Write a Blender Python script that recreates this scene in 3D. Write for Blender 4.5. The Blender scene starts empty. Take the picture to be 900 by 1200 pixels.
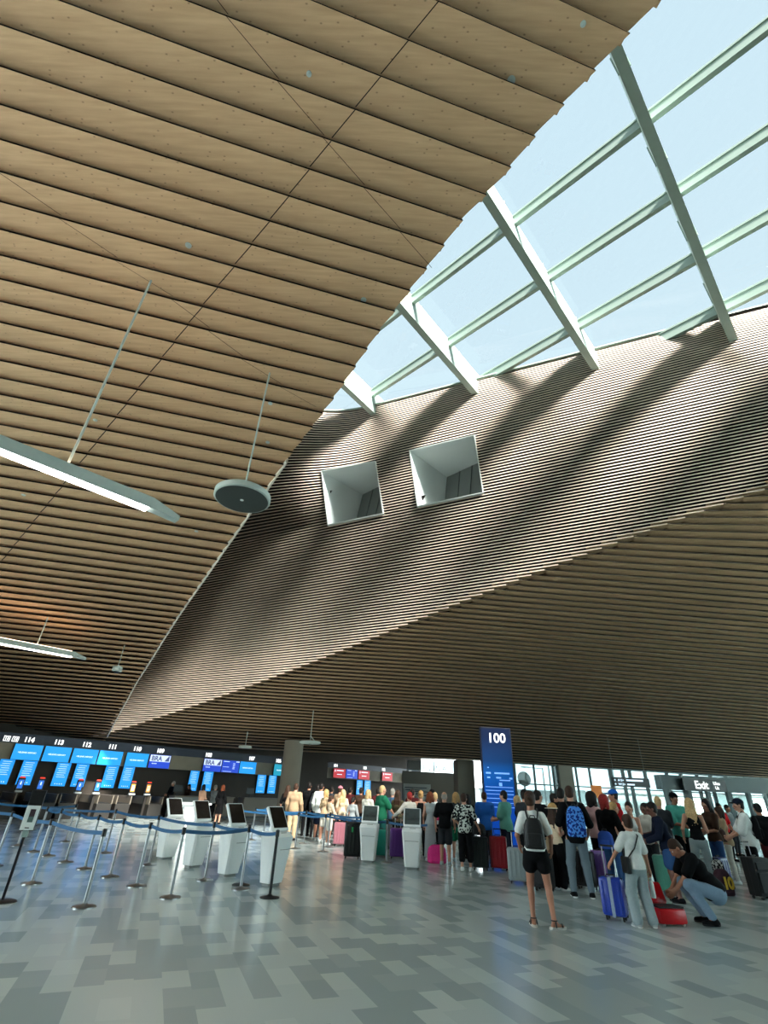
import bpy, bmesh, math, random
import numpy as np
from mathutils import Vector, Matrix, Euler
PI = math.pi
R = math.radians
SC = bpy.context.scene
COL = SC.collection
random.seed(7)

# ------------------------------------------------------------------ materials
def lin(h):
    if isinstance(h, (tuple, list)):
        return (h[0], h[1], h[2], 1.0)
    h = h.lstrip('#')
    v = [int(h[i:i+2], 16)/255 for i in (0, 2, 4)]
    v = [c/12.92 if c <= 0.04045 else ((c+0.055)/1.055)**2.4 for c in v]
    return (v[0], v[1], v[2], 1.0)

_M = {}
def mat(name, col, rough=0.6, metal=0.0, emit=0.0, var=0.08, scale=30.0, spec=0.5, bump=0.0):
    """plain procedural material: base colour gently varied by noise"""
    if name in _M:
        return _M[name]
    m = bpy.data.materials.new(name); m.use_nodes = True
    nt = m.node_tree; b = nt.nodes['Principled BSDF']
    c = lin(col)
    b.inputs['Roughness'].default_value = rough
    b.inputs['Metallic'].default_value = metal
    b.inputs['Specular IOR Level'].default_value = spec
    if var > 0:
        tc = nt.nodes.new('ShaderNodeTexCoord'); nz = nt.nodes.new('ShaderNodeTexNoise')
        nz.inputs['Scale'].default_value = scale; nz.inputs['Detail'].default_value = 3
        nt.links.new(tc.outputs['Object'], nz.inputs['Vector'])
        rp = nt.nodes.new('ShaderNodeValToRGB')
        rp.color_ramp.elements[0].position = 0.3; rp.color_ramp.elements[1].position = 0.7
        rp.color_ramp.elements[0].color = tuple(x*(1-var) for x in c[:3]) + (1,)
        rp.color_ramp.elements[1].color = tuple(min(1, x*(1+var)) for x in c[:3]) + (1,)
        nt.links.new(nz.outputs['Fac'], rp.inputs['Fac'])
        nt.links.new(rp.outputs['Color'], b.inputs['Base Color'])
        if bump > 0:
            bp = nt.nodes.new('ShaderNodeBump'); bp.inputs['Strength'].default_value = bump; bp.inputs['Distance'].default_value = 0.01
            nt.links.new(nz.outputs['Fac'], bp.inputs['Height']); nt.links.new(bp.outputs['Normal'], b.inputs['Normal'])
    else:
        b.inputs['Base Color'].default_value = c
    if emit > 0:
        b.inputs['Emission Color'].default_value = c
        b.inputs['Emission Strength'].default_value = emit
    _M[name] = m
    return m

def glass_mat(name, tint, refl=0.08):
    if name in _M: return _M[name]
    m = bpy.data.materials.new(name); m.use_nodes = True; nt = m.node_tree; nt.nodes.clear()
    out = nt.nodes.new('ShaderNodeOutputMaterial'); mx = nt.nodes.new('ShaderNodeMixShader')
    tr = nt.nodes.new('ShaderNodeBsdfTransparent'); gl = nt.nodes.new('ShaderNodeBsdfGlossy')
    tr.inputs['Color'].default_value = lin(tint); gl.inputs['Roughness'].default_value = 0.02
    mx.inputs[0].default_value = refl
    nt.links.new(tr.outputs[0], mx.inputs[1]); nt.links.new(gl.outputs[0], mx.inputs[2]); nt.links.new(mx.outputs[0], out.inputs[0])
    _M[name] = m
    return m

# ------------------------------------------------------------------ mesh builder
class MB:
    def __init__(s): s.v = []; s.f = []; s.m = []
    def add(s, verts, faces, mi=0, T=None):
        o = len(s.v)
        if T is not None: verts = [tuple(T @ Vector(p)) for p in verts]
        s.v += [tuple(p) for p in verts]
        for f in faces:
            s.f.append(tuple(i+o for i in f)); s.m.append(mi)
        return s
    def box(s, c, d, mi=0, T=None, bev=0.0):
        """centre, size; optional chamfer of the edges"""
        x, y, z = d[0]/2, d[1]/2, d[2]/2
        if bev <= 0:
            vs = [(c[0]+a*x, c[1]+b*y, c[2]+e*z) for a in (-1, 1) for b in (-1, 1) for e in (-1, 1)]
            fs = [(0, 1, 3, 2), (4, 6, 7, 5), (0, 4, 5, 1), (2, 3, 7, 6), (0, 2, 6, 4), (1, 5, 7, 3)]
            return s.add(vs, fs, mi, T)
        bm = bmesh.new(); bmesh.ops.create_cube(bm, size=1.0)
        for v in bm.verts: v.co = Vector((c[0]+v.co.x*d[0], c[1]+v.co.y*d[1], c[2]+v.co.z*d[2]))
        bmesh.ops.bevel(bm, geom=bm.edges[:], offset=bev, segments=2, affect='EDGES', profile=0.5)
        s.bm(bm, mi, T); bm.free(); return s
    def bm(s, bm, mi=0, T=None):
        bm.verts.index_update()
        s.add([tuple(v.co) for v in bm.verts], [[v.index for v in f.verts] for f in bm.faces], mi, T)
    def prism(s, poly, z0, z1, mi=0, T=None):
        """vertical prism over a plan polygon"""
        n = len(poly)
        vs = [(p[0], p[1], z0) for p in poly] + [(p[0], p[1], z1) for p in poly]
        fs = [tuple(range(n-1, -1, -1)), tuple(range(n, 2*n))] + [(i, (i+1) % n, n+(i+1) % n, n+i) for i in range(n)]
        return s.add(vs, fs, mi, T)
    def loft(s, rings, mi=0, T=None, caps=True):
        n = len(rings[0]); vs = [p for r in rings for p in r]; fs = []
        for k in range(len(rings)-1):
            for i in range(n):
                a = k*n+i; b = k*n+(i+1) % n
                fs.append((a, b, b+n, a+n))
        if caps:
            fs.append(tuple(range(n-1, -1, -1))); o = (len(rings)-1)*n; fs.append(tuple(range(o, o+n)))
        return s.add(vs, fs, mi, T)
    def tube(s, pts, r, n=8, mi=0, T=None):
        pts = [Vector(p) for p in pts]; rings = []
        up = Vector((0, 0, 1))
        for i, p in enumerate(pts):
            d = (pts[min(i+1, len(pts)-1)]-pts[max(i-1, 0)]).normalized()
            a = d.cross(up)
            if a.length < 1e-3: a = d.cross(Vector((1, 0, 0)))
            a.normalize(); b = a.cross(d).normalized()
            rr = r[i] if isinstance(r, (list, tuple)) else r
            rings.append([tuple(p+(a*math.cos(t)+b*math.sin(t))*rr) for t in [2*PI*k/n for k in range(n)]])
        return s.loft(rings, mi, T)
    def lathe(s, prof, n=24, mi=0, T=None, c=(0, 0, 0)):
        rings = [[(c[0]+r*math.cos(2*PI*k/n), c[1]+r*math.sin(2*PI*k/n), c[2]+z) for k in range(n)] for r, z in prof]
        return s.loft(rings, mi, T)
    def quad(s, a, b, c, d, mi=0, T=None): return s.add([a, b, c, d], [(0, 1, 2, 3)], mi, T)
    def build(s, name, mats, parent=None, smooth=False):
        me = bpy.data.meshes.new(name)
        me.from_pydata(s.v, [], s.f); me.update()
        if not isinstance(mats, (list, tuple)): mats = [mats]
        for m in mats: me.materials.append(m)
        if len(mats) > 1: me.polygons.foreach_set('material_index', s.m)
        if smooth: me.polygons.foreach_set('use_smooth', [True]*len(me.polygons))
        bm = bmesh.new(); bm.from_mesh(me); bmesh.ops.recalc_face_normals(bm, faces=bm.faces[:]); bm.to_mesh(me); bm.free()
        if smooth: 
            try: me.set_sharp_from_angle(angle=R(40))
            except Exception: pass
        o = bpy.data.objects.new(name, me); COL.objects.link(o)
        if parent: o.parent = parent
        return o

def tag(o, label, cat, group=None, kind=None):
    o['label'] = label
    if cat: o['category'] = cat
    if group: o['group'] = group
    if kind: o['kind'] = kind
    return o
def thing(name, label, cat, loc=(0, 0, 0), rz=0.0, group=None):
    o = bpy.data.objects.new(name, None); COL.objects.link(o)
    o.empty_display_size = 0.2
    o.location = loc; o.rotation_euler = (0, 0, rz)
    return tag(o, label, cat, group)
def struct(o, label=None):
    o['kind'] = 'structure'
    if label: o['label'] = label
    return o
def sroot(name, loc=(0, 0, 0), label=None):
    o = bpy.data.objects.new(name, None); COL.objects.link(o); o.location = loc
    return struct(o, label)
def copy_tree(o, parent=None):
    c = o.copy(); COL.objects.link(c); c.parent = parent
    for ch in list(o.children): copy_tree(ch, c)
    return c
def text_mesh(txt, size, extr=0.002, align='CENTER', bold=0.0):
    """lettering as mesh data lying in the XY plane, baseline at y=0"""
    cu = bpy.data.curves.new('txt', 'FONT'); cu.body = txt; cu.size = size; cu.extrude = extr
    cu.align_x = align; cu.offset = bold; cu.resolution_u = 3
    o = bpy.data.objects.new('txt', cu); COL.objects.link(o)
    dg = bpy.context.evaluated_depsgraph_get(); ev = o.evaluated_get(dg); me = ev.to_mesh()
    vs = [tuple(v.co) for v in me.vertices]; fs = [tuple(p.vertices) for p in me.polygons]
    ev.to_mesh_clear(); bpy.data.objects.remove(o); bpy.data.curves.remove(cu)
    return vs, fs
def upright(loc, facing):
    """matrix that stands XY lettering upright at loc; facing = direction (x,y) the face looks to"""
    f = Vector((facing[0], facing[1], 0)).normalized(); up = Vector((0, 0, 1)); r = up.cross(f)
    M = Matrix(((r.x, up.x, f.x, loc[0]), (r.y, up.y, f.y, loc[1]), (r.z, up.z, f.z, loc[2]), (0, 0, 0, 1)))
    return M
# ------------------------------------------------------------------ camera, sky, sun
cam = bpy.data.cameras.new('camera'); camo = bpy.data.objects.new('camera', cam); COL.objects.link(camo)
cam.sensor_fit = 'VERTICAL'; cam.sensor_height = 24.0; cam.lens = 563.0/1200*24.0
cam.clip_end = 2000
camo.location = (0, 0, 1.62)
pitch = math.atan(328/563.0)
camo.matrix_world = Matrix.Translation((0, 0, 1.62)) @ Matrix.Rotation(PI/2+pitch, 4, 'X') @ Matrix.Rotation(R(2.47), 4, 'Z')
SC.camera = camo
SC.view_settings.view_transform = 'Standard'; SC.view_settings.look = 'None'
SC.view_settings.gamma = 1.0; SC.view_settings.exposure = 1.84; SC.view_settings.use_curve_mapping = False
SC.cycles.use_denoising = True
SC.cycles.max_bounces = 8; SC.cycles.diffuse_bounces = 4; SC.cycles.glossy_bounces = 3; SC.cycles.transparent_max_bounces = 12
SC.cycles.caustics_reflective = False; SC.cycles.caustics_refractive = False
SC.cycles.sample_clamp_indirect = 4.0

w = bpy.data.worlds.new('sky'); SC.world = w; w.use_nodes = True
nt = w.node_tree; bg = nt.nodes['Background']
tc = nt.nodes.new('ShaderNodeTexCoord'); sx = nt.nodes.new('ShaderNodeSeparateXYZ')
nt.links.new(tc.outputs['Generated'], sx.inputs[0])
rp = nt.nodes.new('ShaderNodeValToRGB')
rp.color_ramp.elements[0].position = 0.0; rp.color_ramp.elements[0].color = (0.80, 0.93, 0.97, 1)
rp.color_ramp.elements[1].position = 1.0; rp.color_ramp.elements[1].color = (0.68, 0.86, 0.95, 1)
nt.links.new(sx.outputs['Z'], rp.inputs['Fac']); nt.links.new(rp.outputs['Color'], bg.inputs['Color'])
bg.inputs['Strength'].default_value = 2.3

sun = bpy.data.lights.new('sun', 'SUN'); suno = bpy.data.objects.new('sun', sun); COL.objects.link(suno)
sun.energy = 66.0; sun.angle = R(9); sun.color = (1.0, 0.95, 0.86)
saz, sel = R(145.0), R(36.0)
sd = Vector((math.sin(saz)*math.cos(sel), math.cos(saz)*math.cos(sel), math.sin(sel)))
suno.rotation_euler = sd.to_track_quat('Z', 'Y').to_euler()
suno.location = (30, -30, 40)
# ------------------------------------------------------------------ shell materials
def wood_mat():
    m = bpy.data.materials.new('pine_slats'); m.use_nodes = True; nt = m.node_tree; b = nt.nodes['Principled BSDF']
    L = nt.links.new; N = nt.nodes.new
    tc = N('ShaderNodeTexCoord')
    mp = N('ShaderNodeMapping'); mp.inputs['Rotation'].default_value = (0, 0, R(-15)); mp.inputs['Scale'].default_value = (0.5, 6.0, 6.0)
    L(tc.outputs['Object'], mp.inputs[0])
    nz = N('ShaderNodeTexNoise'); nz.inputs['Scale'].default_value = 3.0; nz.inputs['Detail'].default_value = 5
    L(mp.outputs[0], nz.inputs['Vector'])
    rp = N('ShaderNodeValToRGB'); rp.color_ramp.elements[0].position = 0.3; rp.color_ramp.elements[1].position = 0.72
    rp.color_ramp.elements[0].color = (0.51, 0.315, 0.178, 1); rp.color_ramp.elements[1].color = (0.63, 0.398, 0.236, 1)
    L(nz.outputs['Fac'], rp.inputs['Fac'])
    # knots
    mp2 = N('ShaderNodeMapping'); mp2.inputs['Rotation'].default_value = (0, 0, R(-15)); mp2.inputs['Scale'].default_value = (5.0, 9.0, 1.0)
    L(tc.outputs['Object'], mp2.inputs[0])
    vo = N('ShaderNodeTexVoronoi'); vo.voronoi_dimensions = '2D'; vo.inputs['Scale'].default_value = 1.0; vo.inputs['Randomness'].default_value = 1.0
    L(mp2.outputs[0], vo.inputs['Vector'])
    kn = N('ShaderNodeMapRange'); kn.inputs['From Min'].default_value = 0.035; kn.inputs['From Max'].default_value = 0.11
    kn.inputs['To Min'].default_value = 0.55; kn.inputs['To Max'].default_value = 0.0
    L(vo.outputs['Distance'], kn.inputs['Value'])
    # only some cells hold a knot
    gt = N('ShaderNodeMath'); gt.operation = 'GREATER_THAN'; gt.inputs[1].default_value = 0.62
    sep = N('ShaderNodeSeparateColor'); L(vo.outputs['Color'], sep.inputs[0]); L(sep.outputs[0], gt.inputs[0])
    mu = N('ShaderNodeMath'); mu.operation = 'MULTIPLY'; L(kn.outputs[0], mu.inputs[0]); L(gt.outputs[0], mu.inputs[1])
    mx = N('ShaderNodeMix'); mx.data_type = 'RGBA'; L(mu.outputs[0], mx.inputs['Factor']); L(rp.outputs['Color'], mx.inputs['A'])
    mx.inputs['B'].default_value = (0.10, 0.045, 0.022, 1)
    L(mx.outputs['Result'], b.inputs['Base Color'])
    b.inputs['Roughness'].default_value = 0.7; b.inputs['Specular IOR Level'].default_value = 0.2
    return m
WOOD = wood_mat()
DARK = mat('felt_and_gap_shade', (0.012, 0.009, 0.008), 0.95, var=0.0, spec=0.1)  # felt backing colour; on board edges and slat faces it paints in shade
WHITE = mat('white_paint', '#dfe6e4', 0.45, var=0.02)
STEEL = mat('pale_green_steel', '#a3b3a9', 0.4, var=0.03, scale=8)

# ------------------------------------------------------------------ floor
def floor_mat():
    m = bpy.data.materials.new('terrazzo_tiles'); m.use_nodes = True; nt = m.node_tree; b = nt.nodes['Principled BSDF']
    L = nt.links.new; N = nt.nodes.new
    tc = N('ShaderNodeTexCoord')
    def M(op, a, b=None):
        n = N('ShaderNodeMath'); n.operation = op
        for i, v in enumerate((a, b)):
            if v is None: continue
            if hasattr(v, 'links'): L(v, n.inputs[i])
            else: n.inputs[i].default_value = v
        return n.outputs[0]
    def dot(v):
        n = N('ShaderNodeVectorMath'); n.operation = 'DOT_PRODUCT'; L(tc.outputs['Object'], n.inputs[0]); n.inputs[1].default_value = v; return n.outputs['Value']
    t_ = R(21.5)
    u = M('DIVIDE', dot((math.cos(t_), math.sin(t_), 0)), 0.25); v = M('DIVIDE', dot((-math.sin(t_), math.cos(t_), 0)), 0.48)
    col = M('FLOOR', u)
    w1 = N('ShaderNodeTexWhiteNoise'); w1.noise_dimensions = '1D'; L(col, w1.inputs['W'])
    v2 = M('ADD', v, M('MULTIPLY', w1.outputs['Value'], 9.0)); cell = M('FLOOR', v2)
    cx = N('ShaderNodeCombineXYZ'); L(col, cx.inputs[0]); L(cell, cx.inputs[1])
    w2 = N('ShaderNodeTexWhiteNoise'); w2.noise_dimensions = '3D'; L(cx.outputs[0], w2.inputs['Vector'])
    rp = N('ShaderNodeValToRGB'); rp.color_ramp.interpolation = 'CONSTANT'
    e = rp.color_ramp.elements; e[0].position = 0.0; e[0].color = (0.335, 0.405, 0.405, 1); e[1].position = 0.27; e[1].color = (0.37, 0.44, 0.435, 1)
    n2 = e.new(0.45); n2.color = (0.49, 0.56, 0.545, 1); n3 = e.new(0.78); n3.color = (0.525, 0.595, 0.575, 1)
    L(w2.outputs['Value'], rp.inputs['Fac'])
    nz = N('ShaderNodeTexNoise'); nz.inputs['Scale'].default_value = 160; nz.inputs['Detail'].default_value = 2
    L(tc.outputs['Object'], nz.inputs['Vector'])
    ov = N('ShaderNodeMix'); ov.data_type = 'RGBA'; ov.blend_type = 'MULTIPLY'; ov.inputs['Factor'].default_value = 0.35
    L(rp.outputs['Color'], ov.inputs['A']); L(nz.outputs['Color'], ov.inputs['B'])
    sp = N('ShaderNodeValToRGB'); sp.color_ramp.elements[0].position = 0.35; sp.color_ramp.elements[0].color = (0.75, 0.75, 0.75, 1); sp.color_ramp.elements[1].position = 0.65
    L(nz.outputs['Fac'], sp.inputs['Fac']); L(sp.outputs['Color'], ov.inputs['B'])
    L(ov.outputs['Result'], b.inputs['Base Color'])
    b.inputs['Roughness'].default_value = 0.2; b.inputs['Specular IOR Level'].default_value = 0.65
    n4 = N('ShaderNodeTexNoise'); n4.inputs['Scale'].default_value = 0.9; n4.inputs['Detail'].default_value = 4; L(tc.outputs['Object'], n4.inputs['Vector'])
    mr = N('ShaderNodeMapRange'); mr.inputs['To Min'].default_value = 0.13; mr.inputs['To Max'].default_value = 0.27; L(n4.outputs['Fac'], mr.inputs['Value']); L(mr.outputs[0], b.inputs['Roughness'])
    return m
mb = MB(); mb.box((0, 20, -0.1), (150, 80, 0.2)); struct(mb.build('floor', floor_mat()), 'polished grey terrazzo floor laid in light and dark oblong tiles')

PAVE = mat('pale_paving', (0.14, 0.14, 0.135), 0.9, var=0.06, scale=0.6)
mb = MB(); mb.box((0, -140, -0.1), (700, 240, 0.2)); mb.box((0, 280, -0.1), (700, 440, 0.2)); mb.box((-212, 20, -.1), (275, 80, .2)); mb.box((212, 20, -.1), (275, 80, .2))
struct(mb.build('floor', PAVE), 'pale paving outside the hall')
# ------------------------------------------------------------------ ceiling over the left half: stepped boards falling away from the viewer
AZ = R(75); AN = np.array([-math.cos(AZ), math.sin(AZ)]); AU = np.array([math.sin(AZ), math.cos(AZ)])
A_H, A_S, A_W, A_K0 = 8.8, 0.22, 0.04760*8.8, 9.21
EDGE = [(-3, 6.9), (0.0, 4.2), (0.99, 3.53), (1.81, 3.11), (2.54, 2.74), (3.19, 2.48), (3.81, 2.15), (4.38, 1.95), (6.09, 1.32), (7.33, .94), (8.18, .65), (9.42, .18), (12.34, -.79), (17.64, -2.53), (23.48, -4.29), (30.49, -6.21), (34, -7.1)]
def a_edge(rho): return float(np.interp(rho, [e[0] for e in EDGE], [e[1] for e in EDGE]))
def a_pt(u, rho, z): 
    p = AU*u + AN*rho
    return (float(p[0]), float(p[1]), float(z))
def a_z(k): return 1.62 + A_H - A_S*A_W*(k+A_K0) 
JOINTS = [[(2.0, -2.44), (2.5, -1.76), (3.17, -.67), (4.62, 1.8), (5.3, 2.9)],
          [(0.6, 1.75), (1.75, .89), (3.44, -.1), (5.0, -1.01), (6.66, -2.01), (11.79, -5.06), (15.6, -7.38)],
          [(4.2, -6.3), (5.13, -4.71), (5.86, -3.42), (6.36, -2.37), (7.4, -.79), (7.98, .52)],
          [(0.7, 3.0), (1.0, 3.42)]]
STAIN = mat('edge_shade_dark', (0.035, 0.02, 0.014), 0.8, var=0.1)  # shade of board edges as a dark colour; no face uses it
PALE = mat('sunlit_pine_edge', (0.72, 0.575, 0.48), 0.6, var=0.10, scale=2.0)  # sunlight on the wall's slat edges painted in as paler pine
WOOD_END = mat('pale_board_edge', (0.42, 0.36, 0.30), 0.7, var=0.05)
mb = MB(); TH = 0.04
def board(k, first=None):
    r0 = (k+A_K0)*A_W if first is None else first
    r1 = (k+1+A_K0)*A_W; z = a_z(k); rb = r1 + 0.16
    def wall_u(r): return -60.0
    p = []
    n = 3
    rs = [r0+(r1-r0)*i/n for i in range(n+1)]
    rt = [a_pt(a_edge(r), r, z) for r in rs]
    lf = [a_pt(-14.6, r, z) for r in rs]
    up = lambda q: (q[0], q[1], q[2]+TH)
    for i in range(n):
        mb.quad(lf[i], rt[i], rt[i+1], lf[i+1], 0)                        # underside
        mb.quad(rt[i], up(rt[i]), up(rt[i+1]), rt[i+1], 1)                # pale cut end at the roof edge
    mb.quad(lf[0], up(lf[0]), up(rt[0]), rt[0], 2)                        # front edge in near-black, its shade painted in
    mb.quad(up(lf[0]), up(lf[n]), up(rt[n]), up(rt[0]), 0)
    a, b = a_pt(-14.6, rb, z), a_pt(a_edge(r1), rb, z)
    mb.quad(lf[n], rt[n], b, a, 0)                                        # lap behind the next board
    for J in JOINTS:                                                      # dark expansion joints stepping from board to board
        lo, hi = max(r0, J[0][0]), min(r1, J[-1][0])
        if hi-lo < 0.02: continue
        ju = lambda r: float(np.interp(r, [q[0] for q in J], [q[1] for q in J]))
        u0, u1 = ju(lo), ju(hi)
        if u0 > a_edge(lo)+.02 or u1 > a_edge(hi)+.1: continue
        g = 0.006 + 0.0006*lo; zz = z-0.002
        mb.quad(a_pt(u0-g, lo, zz), a_pt(u0+g, lo, zz), a_pt(u1+g, hi, zz), a_pt(u1-g, hi, zz), 2)
EDGE_TRIM = MB()
for r0 in np.arange(9.6, 31, .5):
    r1 = r0+.5; zf = lambda r: 1.62 + A_H - A_S*r
    q = [a_pt(a_edge(r)+o, r, zf(r)+dz) for r in (r0, r1) for o, dz in ((-.01, -.02), (.035, -.02), (.035, .10), (-.01, .10))]
    EDGE_TRIM.add(q, [(0, 1, 5, 4), (1, 2, 6, 5), (2, 3, 7, 6), (3, 0, 4, 7)])
struct(EDGE_TRIM.build('trim_5', mat('pale_edge_strip', (0.75, 0.68, 0.60), 0.5, var=.03)), 'thin pale strip along the edge of the stepped board ceiling')
NB = 75
for k in range(-8, NB): board(k)
# dark backing over the gaps
def a_back(r0, r1, dz):
    zf = lambda r: 1.62 + A_H - A_S*r + dz
    mb.quad(a_pt(-14.6, r0, zf(r0)), a_pt(a_edge(r0)-.10, r0, zf(r0)), a_pt(a_edge(r1)-.10, r1, zf(r1)), a_pt(-14.6, r1, zf(r1)), 2)
rr = [(k+A_K0)*A_W for k in range(-8, NB+1, 1)]
for r0, r1 in zip(rr[:-1], rr[1:]): a_back(r0, r1, 0.17)
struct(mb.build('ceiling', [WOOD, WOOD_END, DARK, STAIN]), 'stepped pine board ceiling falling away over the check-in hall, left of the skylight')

# ------------------------------------------------------------------ slatted wall below the skylight and the low ceiling behind it: the same horizontal slabs turn the corner
ZB, PZ, ST = 3.6, 0.1, 0.048
CR = [(0, -14.25, 28.3), (0.5, -13.98, 28.07), (8.6, -10.75, 25.4), (15, -7.75, 24.35), (20.5, -5.52, 23.1), (27, -2.65, 21.2), (35, .22, 19.5), (43, 2.75, 17.75), (47.5, 4.75, 16.4), (51, 6.28, 15.2), (54, 7.27, 14.5), (56.5, 8.55, 13.55), (61.5, 10.58, 12.12), (63, 11.4, 11.75), (68, 13.6, 10.4)]
C860 = [(60, 10.73, 12.43), (50, 12.83, 16.17), (40, 14.85, 19.77), (30, 16.9, 23.4), (20, 19.2, 27.5), (10, 22.3, 32.7), (5, 24.47, 36.3), (1, 26.6, 40.0)]
C530 = [(43, 2.66, 16.95), (40, 2.77, 17.76), (30, 3.18, 20.78), (20, 3.62, 24.09), (10, 4.18, 28.19), (5, 4.5, 30.52), (1, 4.8, 32.73)]
C250 = [(15, -7.7, 24.4), (10, -8.05, 25.92), (5, -8.61, 28.28), (0, -9.5, 31.8)]
def pol(T, deg):
    t = np.array(T); return np.polyfit(t[:, 0], t[:, 1], deg), np.polyfit(t[:, 0], t[:, 2], deg)
P860, P530, P250 = pol(C860, 4), pol(C530, 3), pol(C250, 2)
ev = lambda P, n: (float(np.polyval(P[0], n)), float(np.polyval(P[1], n)))
_c = np.array(CR); _wt = np.where(_c[:, 0] > 64, .4, 1.0)
_cx, _cy = np.polyfit(_c[:, 0], _c[:, 1], 3, w=_wt), np.polyfit(_c[:, 0], _c[:, 2], 3, w=_wt)
def crease(n): return (float(np.polyval(_cx, n)), float(np.polyval(_cy, n)))
AZB = lambda n: 119.6 - 6.4*max(0.0, (n-30)/94.0)**1.35
def _nh(n):
    d = R(AZB(n)); return np.array([math.cos(d), -math.sin(d)])          # square to the slats in plan
_k = [(n, float(np.dot(crease(n), _nh(n)))) for n in range(4, 64, 3)] + [(124, float(np.dot((12.49, 10.15), _nh(124))))]*3 + [(110, 0)]*0
_cf = np.polyfit([q[0] for q in _k], [q[1] for q in _k], 3)
def b_off(n): return float(np.polyval(_cf, n))
def b_contour(n):
    """front line of slab n along the wall, from left to right"""
    az = AZB(n); nh = _nh(n); d = np.array([-math.sin(R(az)), -math.cos(R(az))])
    if n <= 64: a0 = np.array(crease(n))
    else: a0 = np.array([13.5, 9.8])
    anchor = a0 + nh*(b_off(n)-float(np.dot(a0, nh)))
    pts = [tuple(anchor)]; L = 0; x, y = anchor
    curl = float(np.interp(n, [80, 120], [0, 1]))
    while x > -17 and L < 40:
        st = 0.5; a = az
        if x < -0.7: a = az - 30*curl*min(1, (-0.7-x)/2.2)
        x -= math.sin(R(a))*st; y -= math.cos(R(a))*st; L += st
        pts.append((x, y))
    pts = pts[::-1]
    if n > 64: pts.append(tuple(anchor-d*13))    # beyond the frame the wall simply runs on
    return pts
def b_y(x, n):
    L = b_contour(n); return float(np.interp(x, [q[0] for q in L], [q[1] for q in L]))
def c_contour(n):
    """front line of slab n across the low ceiling, right of the corner"""
    p = [b_contour(n)[-1]]
    if n <= 14: p.append(ev(P250, n))
    if n <= 38: q = ev(P530, n); p.append((q[0], q[1] + .6*(n/43)**1.5))
    if n <= 54: p.append(ev(P860, n))
    else: p.append((p[-1][0]+5, p[-1][1]+0.15+0.11*(54-n)))
    a, b = p[-2], p[-1]
    d = Vector((b[0]-a[0], b[1]-a[1])).normalized()
    p.append((b[0]+d.x*14, b[1]+d.y*14))
    # smooth the line through its points
    out = []
    P = [Vector(q) for q in p]
    for i in range(len(P)-1):
        p0 = P[max(i-1, 0)]; p1 = P[i]; p2 = P[i+1]; p3 = P[min(i+2, len(P)-1)]
        for k in range(6):
            t = k/6; L = (p2-p1).length
            m1 = (p2-p0)*(L/max((p2-p0).length, 1e-3)) ; m2 = (p3-p1)*(L/max((p3-p1).length, 1e-3))
            q = p1*(2*t**3-3*t*t+1) + m1*(t**3-2*t*t+t) + p2*(-2*t**3+3*t*t) + m2*(t**3-t*t)
            out.append((q.x, q.y))
    out.append(tuple(P[-1]))
    return out
def slab(mb, line, n, depth, off, em=0, um=0, tm=0, tail=0):
    z0 = ZB+PZ*n; z1 = z0+ST
    f = line; k = [(p[0]+off[0]*depth, p[1]+off[1]*depth) for p in line]
    for i in range(len(f)-1):
        a, b, c, d = f[i], f[i+1], k[i+1], k[i]
        mb.quad((*a, z0), (*b, z0), (*c, z0), (*d, z0), 0 if i >= len(f)-1-tail else um); mb.quad((*a, z1), (*b, z1), (*c, z1), (*d, z1), tm); mb.quad((*a, z0), (*b, z0), (*b, z1), (*a, z1), em)
# the two deep square windows cut into the wall: (corner points bottom-left .. on the wall), filled in below
BOXW = [dict(TL=(-2.76, 17.86), TR=(-.46, 16.92), BR=(-.04, 17.42), BL=(-2.38, 18.61), z0=11.5, z1=13.5),
        dict(TL=(.95, 16.14), TR=(3.34, 15.05), BR=(3.68, 15.36), BL=(1.34, 16.67), z0=11.5, z1=13.6)]
def box_x(B, z):
    t = min(1, max(0, (z-B['z0'])/(B['z1']-B['z0'])))
    return B['BL'][0]*(1-t)+B['TL'][0]*t, B['BR'][0]*(1-t)+B['TR'][0]*t
BOFF = (0.47, 0.88)
mbB = MB(); mbC = MB(); lines = {}
def cut_line(line, x0, x1):
    """split a left-to-right line into what lies left of x0 and right of x1"""
    def at(x):
        for a, b in zip(line[:-1], line[1:]):
            if a[0] <= x <= b[0]:
                t = (x-a[0])/max(b[0]-a[0], 1e-6); return (x, a[1]+(b[1]-a[1])*t)
    L = [p for p in line if p[0] < x0] + [at(x0)]; Rr = [at(x1)] + [p for p in line if p[0] > x1]
    return L, Rr
for n in range(0, 126):
    L = b_contour(n); lines[n] = L; zm = ZB+PZ*n+ST/2
    segs = [L]
    for B in BOXW:
        xl, xr = box_x(B, zm)
        if B['z0']-0.04 < zm < B['z1']+0.075:
            new = []
            for s in segs:
                if s[0][0] < xl and s[-1][0] > xr:
                    a, b = cut_line(s, xl, xr); new += [a, b]
                else: new.append(s)
            segs = new
    for s in segs: slab(mbB, s, n, 0.5, BOFF, 2, 1, 1, 2 if n <= 64 and s is segs[-1] else 0)  # near-black tops and undersides paint the shade into the gaps
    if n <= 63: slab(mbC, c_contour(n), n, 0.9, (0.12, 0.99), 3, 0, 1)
_cr = crease(63); _br = b_contour(65)[-1]; _ce = c_contour(63)[-1]
mbC.prism([_cr, _br, (_br[0]+6, _br[1]+1.5), (_ce[0], _ce[1]+.4), (_cr[0]+1, _cr[1]+.5)], ZB+PZ*64, ZB+PZ*64+ST, 0)
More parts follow.
